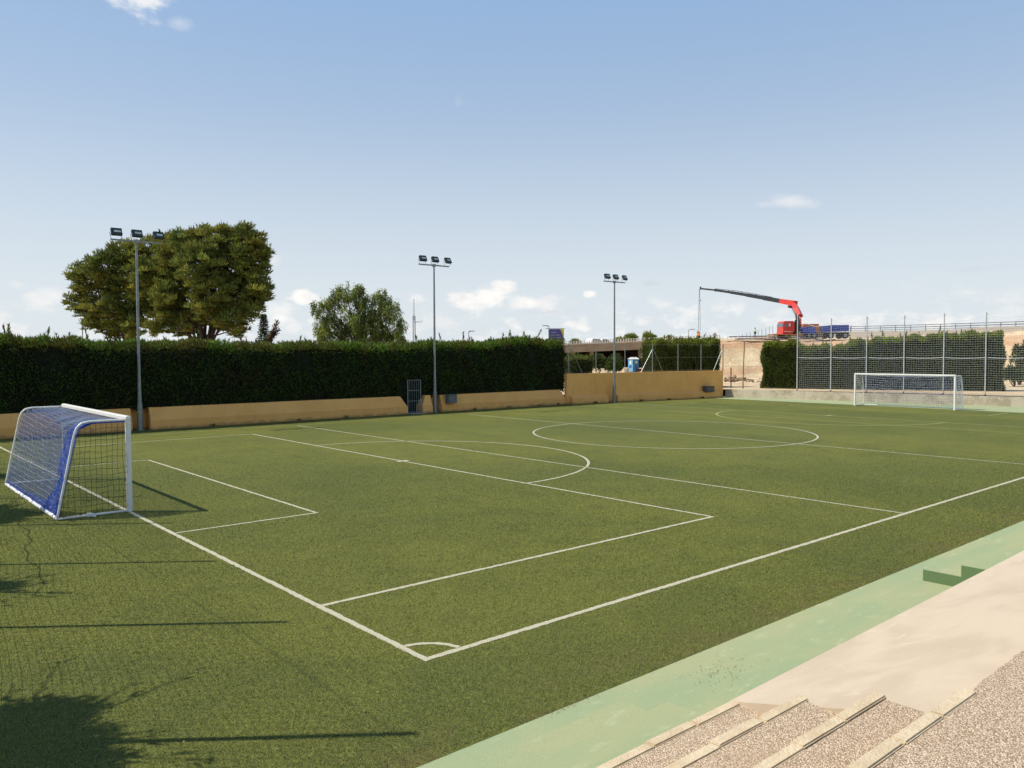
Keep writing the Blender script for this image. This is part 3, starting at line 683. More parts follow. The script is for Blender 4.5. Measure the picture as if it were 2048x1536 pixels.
def ztop_main(s):
    x=-18+np.asarray(s,float); return 3.86+.16*np.exp(-((x+2)/8)**2)+.34*np.clip((x-20)/12,0,1)+.05*np.sin(x*.9)+.04*np.sin(x*2.3)+.18*np.exp(-((x-29.5)/.8)**2)
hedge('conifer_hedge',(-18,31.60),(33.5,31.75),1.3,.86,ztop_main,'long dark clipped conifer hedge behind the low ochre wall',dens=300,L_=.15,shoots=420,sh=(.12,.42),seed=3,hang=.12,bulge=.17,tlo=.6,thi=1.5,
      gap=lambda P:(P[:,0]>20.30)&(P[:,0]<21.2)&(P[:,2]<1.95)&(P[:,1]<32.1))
MB().span((20.36,31.95,0),(22.2,32.4,2.6)).build('hedge_backing',M_hcore,label='deep shade of hedge stems seen through the barred gate',cat='hedge')  # near-black block standing in for the shade behind the gate
hedge('conifer_hedge',(20.1,31.72),(20.62,32.3),.5,.25,lambda s:2.0+0*np.asarray(s,float),'narrow sunlit strip of hedge showing inside the barred gate',dens=400,L_=.12,shoots=0,seed=5)

# ------------------------------------------------------------------ ball net at the far end
NA=np.array([51.25,24.65]); NB=np.array([53.35,12.35]); nd=unit(NB-NA); nl=float(np.linalg.norm(NB-NA))
fpx=[1597,1661,1732,1806,1886,1975]
def np_(s,o=0.): p=NA+nd*s; return p+np.array([-nd[1],nd[0]])*o*-1
g=empty('ball_net',(NA[0],NA[1],0),label='tall white ball stop net hung on grey posts behind the far goal',cat='net')
ss=[nl*i/5 for i in range(6)]+[nl*6/5,nl*7/5,nl*8/5]
hh=[6.35,5.95,6.0,6.0,6.05,6.05,6.05,6.05,6.05]
for s,h in zip(ss,hh):
    p=np_(s); MB().tube([(p[0],p[1],0),(p[0],p[1],h)],.042,8).build('post',mat('pale_post',(.50,.52,.52),.5,.1,5),g)
    MB().tube([(p[0],p[1],0),(p[0],p[1],.62)],.06,8).build('post_foot',M_dark,g)
SE=ss[-1]
def topz(s):
    i=min(int(s/(nl/5)),7); f=s/(nl/5)-i; a0,a1=hh[i]-.12,hh[i+1]-.12
    return a0+(a1-a0)*f-(.42 if i%2==0 else .30)*4*f*(1-f)*(.9 if i else 1.5)
def netp(s,v):
    """v 0 bottom .. 1 top"""
    f=(s/(nl/5))%1; tz=topz(s); bz=.10+.0*s
    q_=max(0,(v-.8)/.2)**2; tz=tz*q_+5.78*(1-q_); z=bz+(tz-bz)*v-.05*4*f*(1-f)*math.sin(math.pi*v)
    o=.25*math.sin(math.pi*v)*math.sin(s*.8)*.4
    p=np_(s,-.05+o*.3); return (p[0],p[1],z)
mb=MB()
nv=38; nu=int(SE/.155)
for i in range(nu+1):
    s=SE*i/nu-1e-4*(i==nu); s=max(s,1e-4); mb.tube([netp(s,j/6) for j in range(7)],.0030,3,cap=False)
for j in range(nv+1):
    mb.tube([netp(min(max(SE*i/64,1e-4),SE-1e-4),j/nv) for i in range(65)],.0031,3,cap=False)
mb.build('netting',M_cordw,g)
mb=MB()
for v in (1.,.52,0.): mb.tube([netp(min(max(SE*i/64,1e-4),SE-1e-4),v) for i in range(65)],.014,5,cap=False)
mb.build('rope',M_cordw,g)

# low pale wall at the far end + green strip
WA=np.array([48.15,28.9]); WB=np.array([54.6,-8.]); wdv=unit(WB-WA); wn=np.array([wdv[1],-wdv[0]]); 
def wl(s,o,z): p=WA+wdv*s+wn*o; return (p[0],p[1],z)
WL=float(np.linalg.norm(WB-WA))
def wall_tex():
    m=bpy.data.materials.new('patched_masonry'); m.use_nodes=True; t=NT(m.node_tree); bs=t.n['Principled BSDF']
    tc=t.new('ShaderNodeTexCoord').outputs['Object']
    c=t.mix(t.ramp(t.noise(tc,.8,4,.6),.4,.62),(.50,.44,.34,1),(.36,.30,.22,1))
    c=t.mix(t.ramp(t.noise(tc,5,5,.7),.55,.72),c,(.62,.57,.48,1)); c=t.mix(t.math('MULTIPLY',t.ramp(t.noise(tc,11,4,.7),.58,.7),.6),c,(.22,.17,.12,1))
    t.put(bs.inputs['Base Color'],c); bs.inputs['Roughness'].default_value=.95
    b=t.new('ShaderNodeBump'); b.inputs['Strength'].default_value=.6; b.inputs['Distance'].default_value=.03
    t.put(b.inputs['Height'],t.noise(tc,8,5,.7)); t.put(bs.inputs['Normal'],b.outputs[0]); return m
M_mason=wall_tex()
mb=MB(); mb.prism([(.32,0),(.32,.60),(0,.60),(0,0)],lambda o,z:wl(0,-o,z),lambda o,z:wl(WL,-o,z))
# is the pitch side at o=0? sweep both ways is symmetric, coping goes on top
mb.build('masonry_wall',M_mason,label='low patchy pale masonry wall along the far end behind the goal',cat='wall')
mb=MB().add([(46.1,33,.002),(46.1,-14,.002),(56,-14,.002),(51,33,.002)],[(0,1,2,3)])
mb.build('green_end_strip',M_green,kind='structure')

# ------------------------------------------------------------------ far terrain: works ground, cut bank, road embankment
def sm(x,a,b): x=np.clip((x-a)/(b-a),0,1); return x*x*(3-2*x)
KR=[.0,.165,.26,.335,.42,.64,.9]; DR=[185,182,170,152,134,108,100]; ZR=[5.0,5.2,5.95,7.0,6.75,6.55,6.6]
def crest(k): return np.interp(k,KR,DR),np.interp(k,KR,ZR)
def zter(u,d):
    u=np.asarray(u,float); d=np.asarray(d,float); k=u/d
    base=.56-.12*sm(d,70,110)
    b0=92-(k-.38)*70*(k>.38); b1=b0+9
    plat=4.75+.6*sm(d,b1,b1+12)+(k>.42)*0+1.0*sm(k,.45,.6)
    dr,zr=crest(k)
    right=sm(k,.172,.19+.0)
    z=base+(plat-base)*sm(d,b0,b1)*right
    z=z+(zr-z)*sm(d,dr-14,dr)*np.maximum(right,sm(d,dr-3,dr))
    bump=.10*np.sin(u*1.7+d*.6)+.08*np.sin(u*.9-d*1.3)+.06*np.sin(u*4.1+d*2.2)
    return z+bump*sm(d,64,76)*(d<dr-8)*.8
ks=np.concatenate([np.linspace(.03,.16,14),np.linspace(.165,.20,12),np.linspace(.205,.80,150)]); ds=np.concatenate([np.linspace(58,80,12),np.linspace(80.5,115,70),np.linspace(117,190,60),np.linspace(200,420,8)])
def terr_mat():
    m=bpy.data.materials.new('works_soil'); m.use_nodes=True; t=NT(m.node_tree); bs=t.n['Principled BSDF']
    tc=t.new('ShaderNodeTexCoord').outputs['Object']; sp=t.new('ShaderNodeSeparateXYZ'); t.put(sp.inputs[0],tc)
    n=t.noise(tc,.35,5,.65); n2=t.noise(tc,1.4,6,.7)
    c=t.mix(t.ramp(n,.35,.65),(.60,.48,.30,1),(.50,.36,.21,1))
    c=t.mix(t.ramp(n2,.5,.72),c,(.72,.63,.45,1)); c=t.mix(t.math('MULTIPLY',t.ramp(t.noise(tc,3.3,5,.7),.56,.7),.55),c,(.24,.15,.085,1))
    zz=t.math('ADD',sp.outputs[2],t.math('MULTIPLY',t.math('SUBTRACT',n,.5),1.2))
    red=t.math('MULTIPLY',t.ramp(zz,3.9,4.2),t.ramp(zz,5.2,4.8)); c=t.mix(t.math('MULTIPLY',red,.55),c,(.42,.20,.10,1))
    red=t.math('MULTIPLY',t.ramp(zz,.8,1.1),t.ramp(zz,1.9,1.4)); c=t.mix(t.math('MULTIPLY',red,.55),c,(.42,.22,.11,1))
    gr=t.ramp(zz,5.35,5.6); c=t.mix(t.math('MULTIPLY',gr,.8),c,(.30,.25,.20,1))
    t.put(bs.inputs['Base Color'],c); bs.inputs['Roughness'].default_value=.95
    b=t.new('ShaderNodeBump'); b.inputs['Strength'].default_value=.8; b.inputs['Distance'].default_value=.25
    t.put(b.inputs['Height'],t.noise(tc,1.6,6,.7)); t.put(bs.inputs['Normal'],b.outputs[0]); return m
def dwall(k): return np.interp(k,[.0,.071,.265,.637,.8],[54,54.8,62.9,51.6,47.5])
def drow(k,d): return d if d>=80 else dwall(k)+.25+(80-dwall(k)-.25)*(d-58)/22
grid=[[tuple(ud(k*drow(k,d),drow(k,d),float(zter(k*drow(k,d),drow(k,d))))) for k in ks] for d in ds]
MB().sheet(grid).build('works_ground',terr_mat(),kind='structure',smooth=True)
def gz(px,d): k=(px-1024)/FPX; return float(zter(k*d,d))

# hedges beyond the walls
def zc(v): return lambda s: v+0*np.asarray(s,float)+.06*np.sin(np.asarray(s,float)*3)
def H2(px0,d0,px1,d1,th,z0,zf,lab,**kw): 
    A=pd(px0,d0,0)[:2]; B=pd(px1,d1,0)[:2]; return hedge('conifer_hedge',A,B,th,z0,zf,lab,**kw)
H2(1309,64,1386,66,1.6,.4,lambda s:4.25+.12*np.sin(np.asarray(s,float)*2.5),'upright conifer clump behind the tall ochre wall, right of the blue toilet',dens=420,L_=.16,shoots=60,sh=(.12,.4),seed=21,bulge=.10,upb=1.6,mm=M_cyp)
H2(1391,66,1440,67.5,1.6,.4,lambda s:4.3+.15*np.sin(np.asarray(s,float)*2.9+1),'narrow conifer clump behind the tall wall, touching the bare earth bank',dens=420,L_=.16,shoots=40,sh=(.12,.5),seed=22,bulge=.10,upb=1.6,mm=M_cyp)
def zright(s):
    s=np.asarray(s,float); return np.interp(s,[0,2.6,2.9,6,7,12,20],[4.02,4.2,3.75,3.85,4.2,4.55,4.85])+.07*np.sin(s*3.1)+.05*np.sin(s*7)
A=pd(1526,64.5,0)[:2]; B=pd(2006,58.0,0)[:2]
hedge('conifer_hedge',A,B,1.6,.55,zright,'broad conifer hedge behind the ball net at the far end',dens=420,L_=.15,shoots=170,sh=(.15,.4),seed=31,bulge=.12,upb=1.3,mm=M_cyp)
M_shrub=mat('shrub_leaf',(.075,.10,.02),.7,.2,1.5,col2=(.05,.075,.02),transl=.25,tint=True)
def shrub(px,d,rpx,hz,lab,name='bush',n=5,leaf=.25,mm=None,dens=1.,group=None):
    c=pd(px,d,gz(px,d) if d>58 else 0); g=empty(name,tuple(c),label=lab,cat='bush',group=group); rw=rpx/FPX*d; PP=[];NN=[]
    st_=MB()
    for i in range(n):
        a=rg.uniform(0,6.28); q=c+np.array([math.cos(a),math.sin(a),0])*rw*.55*rg.uniform(.2,1); q[2]=c[2]+hz*rg.uniform(.35,.7); r=np.array([rw*.55,rw*.55,hz*.42])*rg.uniform(.7,1.05)
        k=int(420*dens); N=unit(rg.normal(size=(k,3))); N[:,2]=np.where(N[:,2]<-.5,-N[:,2],N[:,2]); P=q+N*r*rg.uniform(.6,1.05,(k,1)); P[:,2]=np.maximum(P[:,2],c[2]); PP.append(P);NN.append(N)
        st_.tube([tuple(c-np.array([0,0,.1])),tuple((c+q)/2+rg.normal(0,.1,3)),tuple(q)],.05,5,r1=.02)
    st_.build('stem',M_bark,g)
    P=np.concatenate(PP);N=np.concatenate(NN); V,F=leaf_tris(P,N,leaf,leaf*.35,.6,.3); tri_mesh('foliage',V,F,mm or M_shrub,g,tints(len(P),2,.7,1.35)); return g
A=pd(1143,112,0)[:2]; B=pd(1186,114,0)[:2]
hedge('conifer_hedge',A,B,2,.4,zc(2.7),'trimmed low hedge in front of the bridge, beside the long dark hedge',dens=50,L_=.35,shoots=30,sh=(.2,.6),seed=41,mm=M_shrub)
shrub(1200,118,24,2.9,'yellow green feathery bush under the bridge deck',leaf=.4)
shrub(1228,112,24,2.7,'dark layered bush just left of the blue toilet',leaf=.35,n=8,mm=M_hedge)
shrub(2030,66,26,1.7,'low bush at the foot of the earth bank, right of the conifer hedge',leaf=.2,n=6)
shrub(2040,70,20,3.6,'tall green bush on the earth bank at the right edge',leaf=.2,n=6)
shrub(2085,70,40,3.4,'green bush on the earth bank beyond the right edge of the net',leaf=.2,n=7)

# ------------------------------------------------------------------ trees
def crown_lobes(g,lobes,d,puffr,nleaf,leafL,m,trunk_base,trunk_h,trunk_r,npuff=1.,droop=False,dvar=.5,upb=.5,lw=.14):
    base=np.array(trunk_base,float); fork=base+np.array([0,0,trunk_h]); 
    tr=MB(); tr.tube([tuple(base-np.array([0,0,.2])),tuple(base*.5+fork*.5+np.array([.1,-.1,0])),tuple(fork)],trunk_r,9,r1=trunk_r*.7)
    br=MB(); PP=[];NN=[];TT=[]
    for (px,py,r) in lobes:
        rr=r/FPX*d; c=far(px,py,d+rnd.uniform(-dvar,dvar)*rr*2)
        mid=fork+(c-fork)*np.array([.32,.32,.62])+rg.normal(0,.25,3) 
        br.tube([tuple(fork-np.array([0,0,.3])),tuple(mid),tuple(c)],trunk_r*.26,6,r1=.03)
        k=max(8,int(npuff*14*(rr/puffr)**2*(.46 if droop else .44)))
        N=unit(rg.normal(size=(k,3))); C=c+N*rr*rg.uniform(.5,1.12,(k,1))
        for q,nn in zip(C,N):
            pr_=puffr*rg.uniform(.6,1.15)
            if rg.uniform()<.5: br.tube([tuple(c),tuple(q)],.025,4,r1=.012)
            M=unit(rg.normal(size=(nleaf,3))); 
            if droop: P=q+M*pr_*np.array([.6,.6,1.])*rg.uniform(.2,1,(nleaf,1)); P[:,2]-=rg.uniform(0,pr_*1.2,nleaf)
            else: M[:,2]=np.abs(M[:,2])*.5+M[:,2]*.5; P=q+M*pr_*np.array([1,1,.9])*rg.uniform(.35,1,(nleaf,1))
            PP.append(P);NN.append(M+nn*.4); TT.append(np.full(nleaf,rg.uniform(.6,1.5)))
    tr.build('trunk',M_bark,g,smooth=True); br.build('branches',M_bark,g)
    P=np.concatenate(PP);N=np.concatenate(NN)
    if droop: N=N*.5; upb=-1.1
    V,F=leaf_tris(P,N,leafL,leafL*lw,.5,upb); tri_mesh('crown',V,F,m,g,tints(len(P),2,.75,1.3)*np.repeat(np.concatenate(TT),2)[:,None])
DP=62
b=pd(408,DP,0); g=empty('pine_tree',tuple(b),label='large dense pine with bare forked trunk, right one of the pair behind the first mast',cat='tree',group='pines behind the hedge')
crown_lobes(g,[(372,488,26),(405,492,36),(450,485,36),(495,485,34),(520,505,22),(350,515,34),(400,535,44),(455,535,46),(505,545,36),(520,580,22),(345,575,34),(480,590,42),(425,590,44),(385,610,38),(335,632,30),(365,650,26),(500,615,26),(465,636,30),(475,658,16),(440,648,16),(312,655,18),(325,600,22),(415,632,26)],DP,.42,58,.27,M_pine,b,3.2,.42,1.25,upb=.75,lw=.26)
b=pd(262,DP+3,0); g=empty('pine_tree',tuple(b),label='spreading pine with ragged left side, left one of the pair behind the first mast',cat='tree',group='pines behind the hedge')
crown_lobes(g,[(152,545,17),(175,560,22),(148,606,16),(172,618,20),(205,535,28),(235,512,26),(215,580,34),(262,512,26),(300,500,26),(332,492,24),(255,560,36),(300,550,38),(335,545,30),(195,635,24),(235,625,32),(275,610,34),(185,650,14),(225,660,22),(270,655,24),(310,610,24),(160,580,14),(295,580,30)],DP+3,.42,54,.27,M_pine,b,3.4,.40,1.2,upb=.75,lw=.26)
b=pd(716,72,0); g=empty('pepper_tree',tuple(b),label='rounded light green tree with drooping leaves behind the middle of the hedge',cat='tree')
crown_lobes(g,[(648,612,22),(675,596,22),(690,580,15),(712,590,20),(716,575,10),(745,608,26),(765,598,20),(784,618,18),(715,630,32),(665,645,28),(760,645,32),(795,650,18),(640,655,16),(700,660,30),(745,670,30),(785,672,22),(655,675,20),(805,672,12)],72,.5,46,.28,M_pep,b,2.4,.3,1.15,droop=True,lw=.18)
# small araucaria-like conifer and a leaning brown bough
b=pd(529,52,0); g=empty('young_conifer',tuple(b),label='small dark conifer tip poking over the hedge right of the pines',cat='tree')
zt=zat(528,629,52); MB().tube([tuple(b),(b[0],b[1],zt)],.09,7,r1=.015).build('trunk',M_bark,g)
PP=[];NN=[]
for i in range(26):
    f=i/25; z=zt-.1-f*2.9; rr=.10+.62*f
    for j in range(9):
        a=j*.7+i*1.3; k=12; q=rg.uniform(.1,1,k)
        PP.append(np.stack([b[0]+math.cos(a)*rr*q,b[1]+math.sin(a)*rr*q,z+.15*q*rr+0*q],1)); NN.append(np.tile([math.cos(a),math.sin(a),.2],(k,1)))
P=np.concatenate(PP);N=np.concatenate(NN); V,F=leaf_tris(P,N,.14,.05,.5,.4); tri_mesh('crown',V,F,M_hedge,g,tints(len(P),2,.6,1.1))
b=pd(538,50,0); g=empty('leaning_shrub',tuple(b),label='leaning brownish boughs beside the small dark conifer tip',cat='bush')
mb=MB(); PP=[];NN=[]
for (x1,y1) in ((555,643),(556,660),(546,668)):
    e_=far(x1,y1,50); s0=far(536,684,50); mb.tube([tuple(b),tuple(s0),tuple(e_)],.06,5,r1=.015)
    k=150; q=rg.uniform(.1,1,(k,1)); PP.append(s0+(e_-s0)*q+rg.normal(0,.09,(k,3))); NN.append(np.tile(unit(e_-s0),(k,1)))
mb.build('bough',M_bark,g); P=np.concatenate(PP);N=np.concatenate(NN); V,F=leaf_tris(P,N,.16,.06,.4,.2)
tri_mesh('foliage',V,F,mat('brown_leaf',(.11,.07,.03),.8,.2,2,tint=True,transl=.2),g,tints(len(P),2,.7,1.3))
# far small trees over the bridge
for (px,py,r,d,lab) in ((1262,677,10,230,'far dark tree on the horizon, left of the olive one above the bridge'),(1298,674,11,225,'far olive green tree above the right end of the bridge'),(1340,678,6,228,'faint pale tree on the horizon just right of the olive one'),(1240,682,7,240,'small low tree crown directly above the bridge rail'),(1150,685,6,235,'small dark round tree top at the left end of the bridge')):
    b=pd(px,d,4.5); g=empty('distant_tree',tuple(b),label=lab,cat='tree',group='far trees beyond the bridge')
    lob=[(px,py,r*.8),(px-r*.6,py+r*.35,r*.6),(px+r*.6,py+r*.3,r*.6),(px,py+r*.7,r*.8)]
    crown_lobes(g,lob,d,.8,26,.7,M_pine if 'olive' not in lab else M_pep,b,2.,.25,1.2,dvar=.3,lw=.3)

# ------------------------------------------------------------------ bridge
def bz(px,py,d=160.): return zat(px,py,d)
br=empty('road_bridge',tuple(pd(1225,160,0)),label='low beige concrete road bridge with white railing behind the tall wall',cat='bridge')
M_beam=mat('bridge_concrete',(.34,.265,.185),.9,.15,.5,col2=(.27,.205,.14),stretch=(1,1,3))
M_pale=mat('pale_precast',(.60,.55,.47),.9,.1,.6)
def slab(mb,pxa,za0,za1,pxb,zb0,zb1,d0,d1):
    v=[]
    for px,z0_,z1_ in ((pxa,za0,za1),(pxb,zb0,zb1)):
        for d in (d0,d1): 
            u=(px-1024)/FPX*d0; v+= [ud(u,d,z0_),ud(u,d,z1_)]
    return mb.add(v,[(0,1,3,2),(4,6,7,5),(0,4,5,1),(2,3,7,6),(0,2,6,4),(1,5,7,3)])
zl=lambda px:np.interp(px,[1040,1140,1310,1440],[4.95,5.25,6.0,6.4])
slab(MB(),1040,zl(1040)-1.75,zl(1040)-.25,1296,zl(1296)-1.75,zl(1296)-.25,160,160.9).build('edge_beam',M_beam,br)
slab(MB(),1040,zl(1040)-1.35,zl(1040)-.62,1310,zl(1310)-1.35,zl(1310)-.62,161,182).build('deck',M_beam,br)
slab(MB(),1040,zl(1040)-.248,zl(1040),1315,zl(1315)-.248,zl(1315),159.85,160.7).build('kerb_beam',M_pale,br)
rl=MB()
for i in range(74):
    px=1060+i*5.2 if i<73 else 1440; u=(px-1024)/FPX*160; z=float(zl(px)); rl.box(ud(u,160.3,z+.28),(.16,.16,.60),rz=YAW,ry=.25)
for h in (.18,.5): rl.tube([tuple(ud((px-1024)/FPX*160,160.3,float(zl(px))+h)) for px in (1060,1140,1310,1440)],.04,4)
rl.build('railing',M_pale,br)
slab(MB(),1283,2.45,4.35,1306,2.45,4.35,159.6,164).build('bearing_block',M_pale,br)
slab(MB(),1288,4.4,4.95,1303,4.4,4.95,159.8,164).build('bearing_block',M_pale,br)
slab(MB(),1290,.3,2.43,1305,.3,2.43,160.2,176).build('abutment',mat('grey_blockwork',(.26,.26,.27),.9,.2,2,stretch=(.3,.3,4)),br)
slab(MB(),1040,0,4.6,1300,0,5.0,178,179).build('back_wall',mat('underpass_wall',(.05,.03,.025),.9,.2,.5),br)  # darkness under the deck put in as a near-black brown wall
slab(MB(),1143,0,3.7,1151,0,3.7,162,176).build('pier',M_beam,br)
slab(MB(),1180,0,3.8,1188,0,3.8,162,176).build('pier',M_beam,br)

# car on the bridge
def car(px,d,z,rz,lab,col,s=1.):
    p=pd(px,d,z); g=empty('parked_car' if False else 'car',tuple(p),rz,label=lab,cat='car'); Mx=Matrix.Translation(Vector(p))@Matrix.Rotation(rz,4,'Z')
    def B(poly,w,z0=0):
        n=len(poly); v=[Mx@Vector((x*s,-w/2,zz)) for x,zz in poly]+[Mx@Vector((x*s,w/2,zz)) for x,zz in poly]
        return MB().add(v,[(i,(i+1)%n,n+(i+1)%n,n+i) for i in range(n)]+[tuple(range(n-1,-1,-1)),tuple(range(n,2*n))])
    B([(-2.1,.3),(2.1,.3),(2.15,.7),(1.5,.98),(.85,1.55),(-1.7,1.62),(-2.1,1.0)],1.75).build('body',mat(lab[:12],col,.3,.03,2,spec=.6),g,bevel=.05)
    dk=mat('car_glass',(.02,.025,.03),.15,.1,3,spec=.8)
    for (a0,a1) in ((-1.55,-.85),(-.70,0.),(.10,.78)): B([(a0,1.02),(a1+(.35 if a1>.5 else 0),1.02),(a1,1.46),(a0+.05,1.48)],1.77).build('window',dk,g)
    for xx in (-1.35,1.35):
        for yy in (-.8,.8):
            c=Mx@Vector((xx*s,yy,.33)); a=Mx.to_3x3()@Vector((0,.11,0)); MB().tube([c-a,c+a],.33,12).build('wheel',M_dark,g)
    return g
zd=float(zl(1194))-.62
car(1190,170,zd,YAW-math.pi/2+.75,'white car crossing the bridge, seen above the railing',(.75,.75,.75),1.0)
car(1206,175,zd+.02,YAW-math.pi/2+.9,'dark car following the white car over the bridge',(.10,.11,.14),.95)

# portable toilet
def toilet():
    d=119.; p=pd(1267,d,gz(1267,d)-.02); rz=YAW-math.pi/2+.62
    g=empty('portable_toilet',tuple(p),rz,label='blue portable toilet with white roof beside the bridge',cat='toilet')
    Mx=Matrix.Translation(Vector(p))@Matrix.Rotation(rz,4,'Z')
    def bx(lo,hi):
        v=[Mx@Vector((a,b_,c_)) for a in (lo[0],hi[0]) for b_ in (lo[1],hi[1]) for c_ in (lo[2],hi[2])]
        return MB().add(v,[(0,1,3,2),(4,6,7,5),(0,4,5,1),(2,3,7,6),(0,2,6,4),(1,5,7,3)])
    blue=mat('blue_plastic',(.03,.15,.42),.45,.1,2); lb=mat('light_blue_plastic',(.16,.42,.66),.45,.1,2); wh=mat('white_plastic',(.78,.78,.76),.5,.05,2)
    w=.58
    bx((-w,-w,.12),(w,w,2.02)).build('cabin',blue,g,bevel=.03)
    bx((-w-.04,-w-.04,0),(w+.04,w+.04,.12)).build('skid',M_dark,g)
    v=[Mx@Vector(q) for q in ((-w-.05,-w-.05,2.02),(w+.05,-w-.05,2.02),(w+.05,w+.05,2.02),(-w-.05,w+.05,2.02),(-w-.05,0,2.32),(w+.05,0,2.32))]
    MB().add(v,[(0,1,5,4),(1,2,5),(2,3,4,5),(3,0,4),(3,2,1,0)]).build('roof',wh,g)
    dr=bx((-w-.03,-w+.08,.16),(-w-.004,w-.08,1.95)).build('door',lb,g)
    bx((-w-.045,-.20,1.25),(-w-.032,.20,1.75)).build('sign',wh,dr); bx((-w-.045,-.25,.75),(-w-.032,.25,1.1)).build('sign',blue,dr)
    bx((-.3,-w-.02,1.38),(.22,-w-.004,1.80)).build('logo_panel',mat('green_sticker',(.25,.55,.40),.5,.1,2),g)
    bx((-.1,-w-.024,1.5),(.06,-w-.019,1.7)).build('logo',wh,g)
    for i in (-.4,.4): bx((i-.02,-w-.012,.2),(i+.02,-w-.003,1.3)).build('rib',lb,g)
toilet()
p=pd(1254,114,gz(1254,114)); g=MB().tube([tuple(p+np.array([0,0,0])),tuple(p+np.array([0,0,.1])),tuple(p+np.array([0,0,.8])),tuple(p+np.array([0,0,.95]))],.32,12)
g.build('plastic_drum',mat('white_drum',(.62,.62,.58),.6,.1,2),label='small white drum standing left of the blue toilet',cat='drum',smooth=True)
# barrier netting heap
gr=[[tuple(pd(1276+i*1.15,118+1.*math.sin(j),gz(1285,118)+.05+j*.16+.22*abs(math.sin(i*1.1+j*.4)))) for i in range(22)] for j in range(4)]
MB().sheet(gr).build('barrier_netting',mat('orange_mesh',(.42,.09,.05),.8,.2,3,transl=.3),label='crumpled red orange barrier netting right of the blue toilet',cat='netting')
# kerb pieces on the ground behind the wall
a0=pd(1178,84,gz(1178,84)+.25); a1=pd(1226,80,gz(1226,80)+.2)
MB().tube([tuple(a0),tuple(a1)],.16,6).build('concrete_pipe',M_pale,label='pale grey pipe lying just behind the tall ochre wall',cat='pipe')

# ------------------------------------------------------------------ wire fence on the tall ochre wall
g=empty('wire_fence',tw_(TL/2,.42,2.06),label='thin wire fence with steel posts and slanting braces on the tall ochre wall',cat='fence')
def sx_(px):   # chainage of bearing px on the wall line
    k=(px-1024)/FPX; dr_=np.array([math.cos(YAW)+k*math.sin(YAW),math.sin(YAW)-k*math.cos(YAW)]); o_=CAM[:2]; a_=TA-tn*.42
    M_=np.array([[dr_[0],-tdir[0]],[dr_[1],-tdir[1]]]); return float(np.linalg.solve(M_,a_-o_)[1])
pst=[(1137,1),(1192,0),(1250,0),(1305,0),(1356,0),(1402,0),(1446,1)]
for px,ru in pst:
    s=sx_(px); MB().tube([tw_(s,.42,2.0),tw_(s,.42,4.1)],.032,6).build('post',M_rust if ru and px>1400 else M_galv,g)
for pa,za,pb in ((1141,3.8,1165),(1305,3.7,1282),(1306,3.75,1326),(1444,3.7,1427)):
    MB().tube([tw_(sx_(pa),.42,za),tw_(sx_(pb),.42,2.05)],.02,6).build('brace',M_galv,g)
mb=MB()
for z in (2.15,3.1,4.05): mb.tube([tw_(sx_(1137),.42,z),tw_(sx_(1446),.42,z)],.006,3)
mb.build('wire',M_galv,g)
# steel gate posts between low and tall walls
g=empty('service_gate',(33.3,31.25,0),label='slim steel gate standing in the slot between low and tall ochre walls',cat='gate')
for x in (33.15,33.55): MB().tube([(x,31.3,0),(x,31.3,2.1)],.035,6).build('gate_post',M_galv,g)
MB().box((33.35,31.32,1.0),(.3,.02,1.5)).build('gate_leaf',M_gate,g)
# loose wire fence before the earth bank
g=empty('site_fence',tuple(pd(1487,66,.5)),label='sagging site fence with thin crooked posts before the bare earth bank',cat='fence')
for (px,pa,pb,ru) in ((1462,735,772,1),(1487,682,779,0),(1486.2,765,779,0)):
    d=64.; x0=pd(px-.6 if pa<700 else px,d,0); MB().tube([tuple(far(px-1.6 if pa<700 else px,pb+4,d)),tuple(far(px,(pa+pb)/2,d)),tuple(far(px+2.2 if pa<700 else px,pa,d))],.045,6).build('post',M_rust if ru else mat('weathered_wood',(.30,.20,.12),.9,.2,6),g)
mb=MB()
for (ya,yb) in ((690,686),(733,733)): mb.tube([tuple(far(1447,ya,64)),tuple(far(1487,yb,64)),tuple(far(1526,ya,64))],.008,3)
mb.build('wire',M_rust,g)
# rubble in front of the bank
rb=MB()
for i in range(150):
    px=rnd.gauss(1475,24); 
    if not 1449<px<1524: continue
    d=rnd.uniform(78,86); s=rnd.uniform(.08,.28)*(1.2 if px<1490 else .6); p=pd(px,d,gz(px,d)+s*.3+.25*math.exp(-((px-1468)/18)**2)*rnd.random())
    rb.box(p,(s,s*rnd.uniform(.6,1.2),s*rnd.uniform(.5,.9)),rz=rnd.uniform(0,3),rx=rnd.uniform(-.5,.5),ry=rnd.uniform(-.5,.5))
rb.build('rubble',mat('broken_stone',(.34,.24,.15),.95,.3,4),kind='stuff',label='heap of broken stones at the foot of the earth bank',cat='rubble')
sp_=pd(1515,78,gz(1515,78)+.12); MB().box(sp_,(.9,.35,.12),rz=YAW,rx=.15).build('stone_slab',M_pale,label='pale slab lying on the bare ground left of the conifer hedge',cat='slab')

# ------------------------------------------------------------------ guard rail on the embankment
g=empty('guard_rail',tuple(pd(1850,118,6.6)),label='long grey steel guard rail on top of the embankment at right',cat='guard rail')
def gp(px,h): k=(px-1024)/FPX; d,z=crest(k); return ud(k*float(d),float(d),float(z)+h)
pxs=[1640+i*15 for i in range(34)]
for h,r in ((.95,.055),(.62,.07),(.30,.05)):
    MB().tube([tuple(gp(px,h)) for px in pxs],r,5).build('rail',mat('dull_zinc',(.20,.20,.20),.6,.2,1),g)
for i,px in enumerate(pxs[::2]): MB().tube([tuple(gp(px,-.2)),tuple(gp(px,1.0))],.055,5).build('rail_post',mat('dull_zinc',(0,0,0)),g)
MB().sheet([[tuple(gp(px,.0)+np.array([0,0,h])) for px in pxs] for h in (-.35,.12)]).build('concrete_footing',M_conc,g)
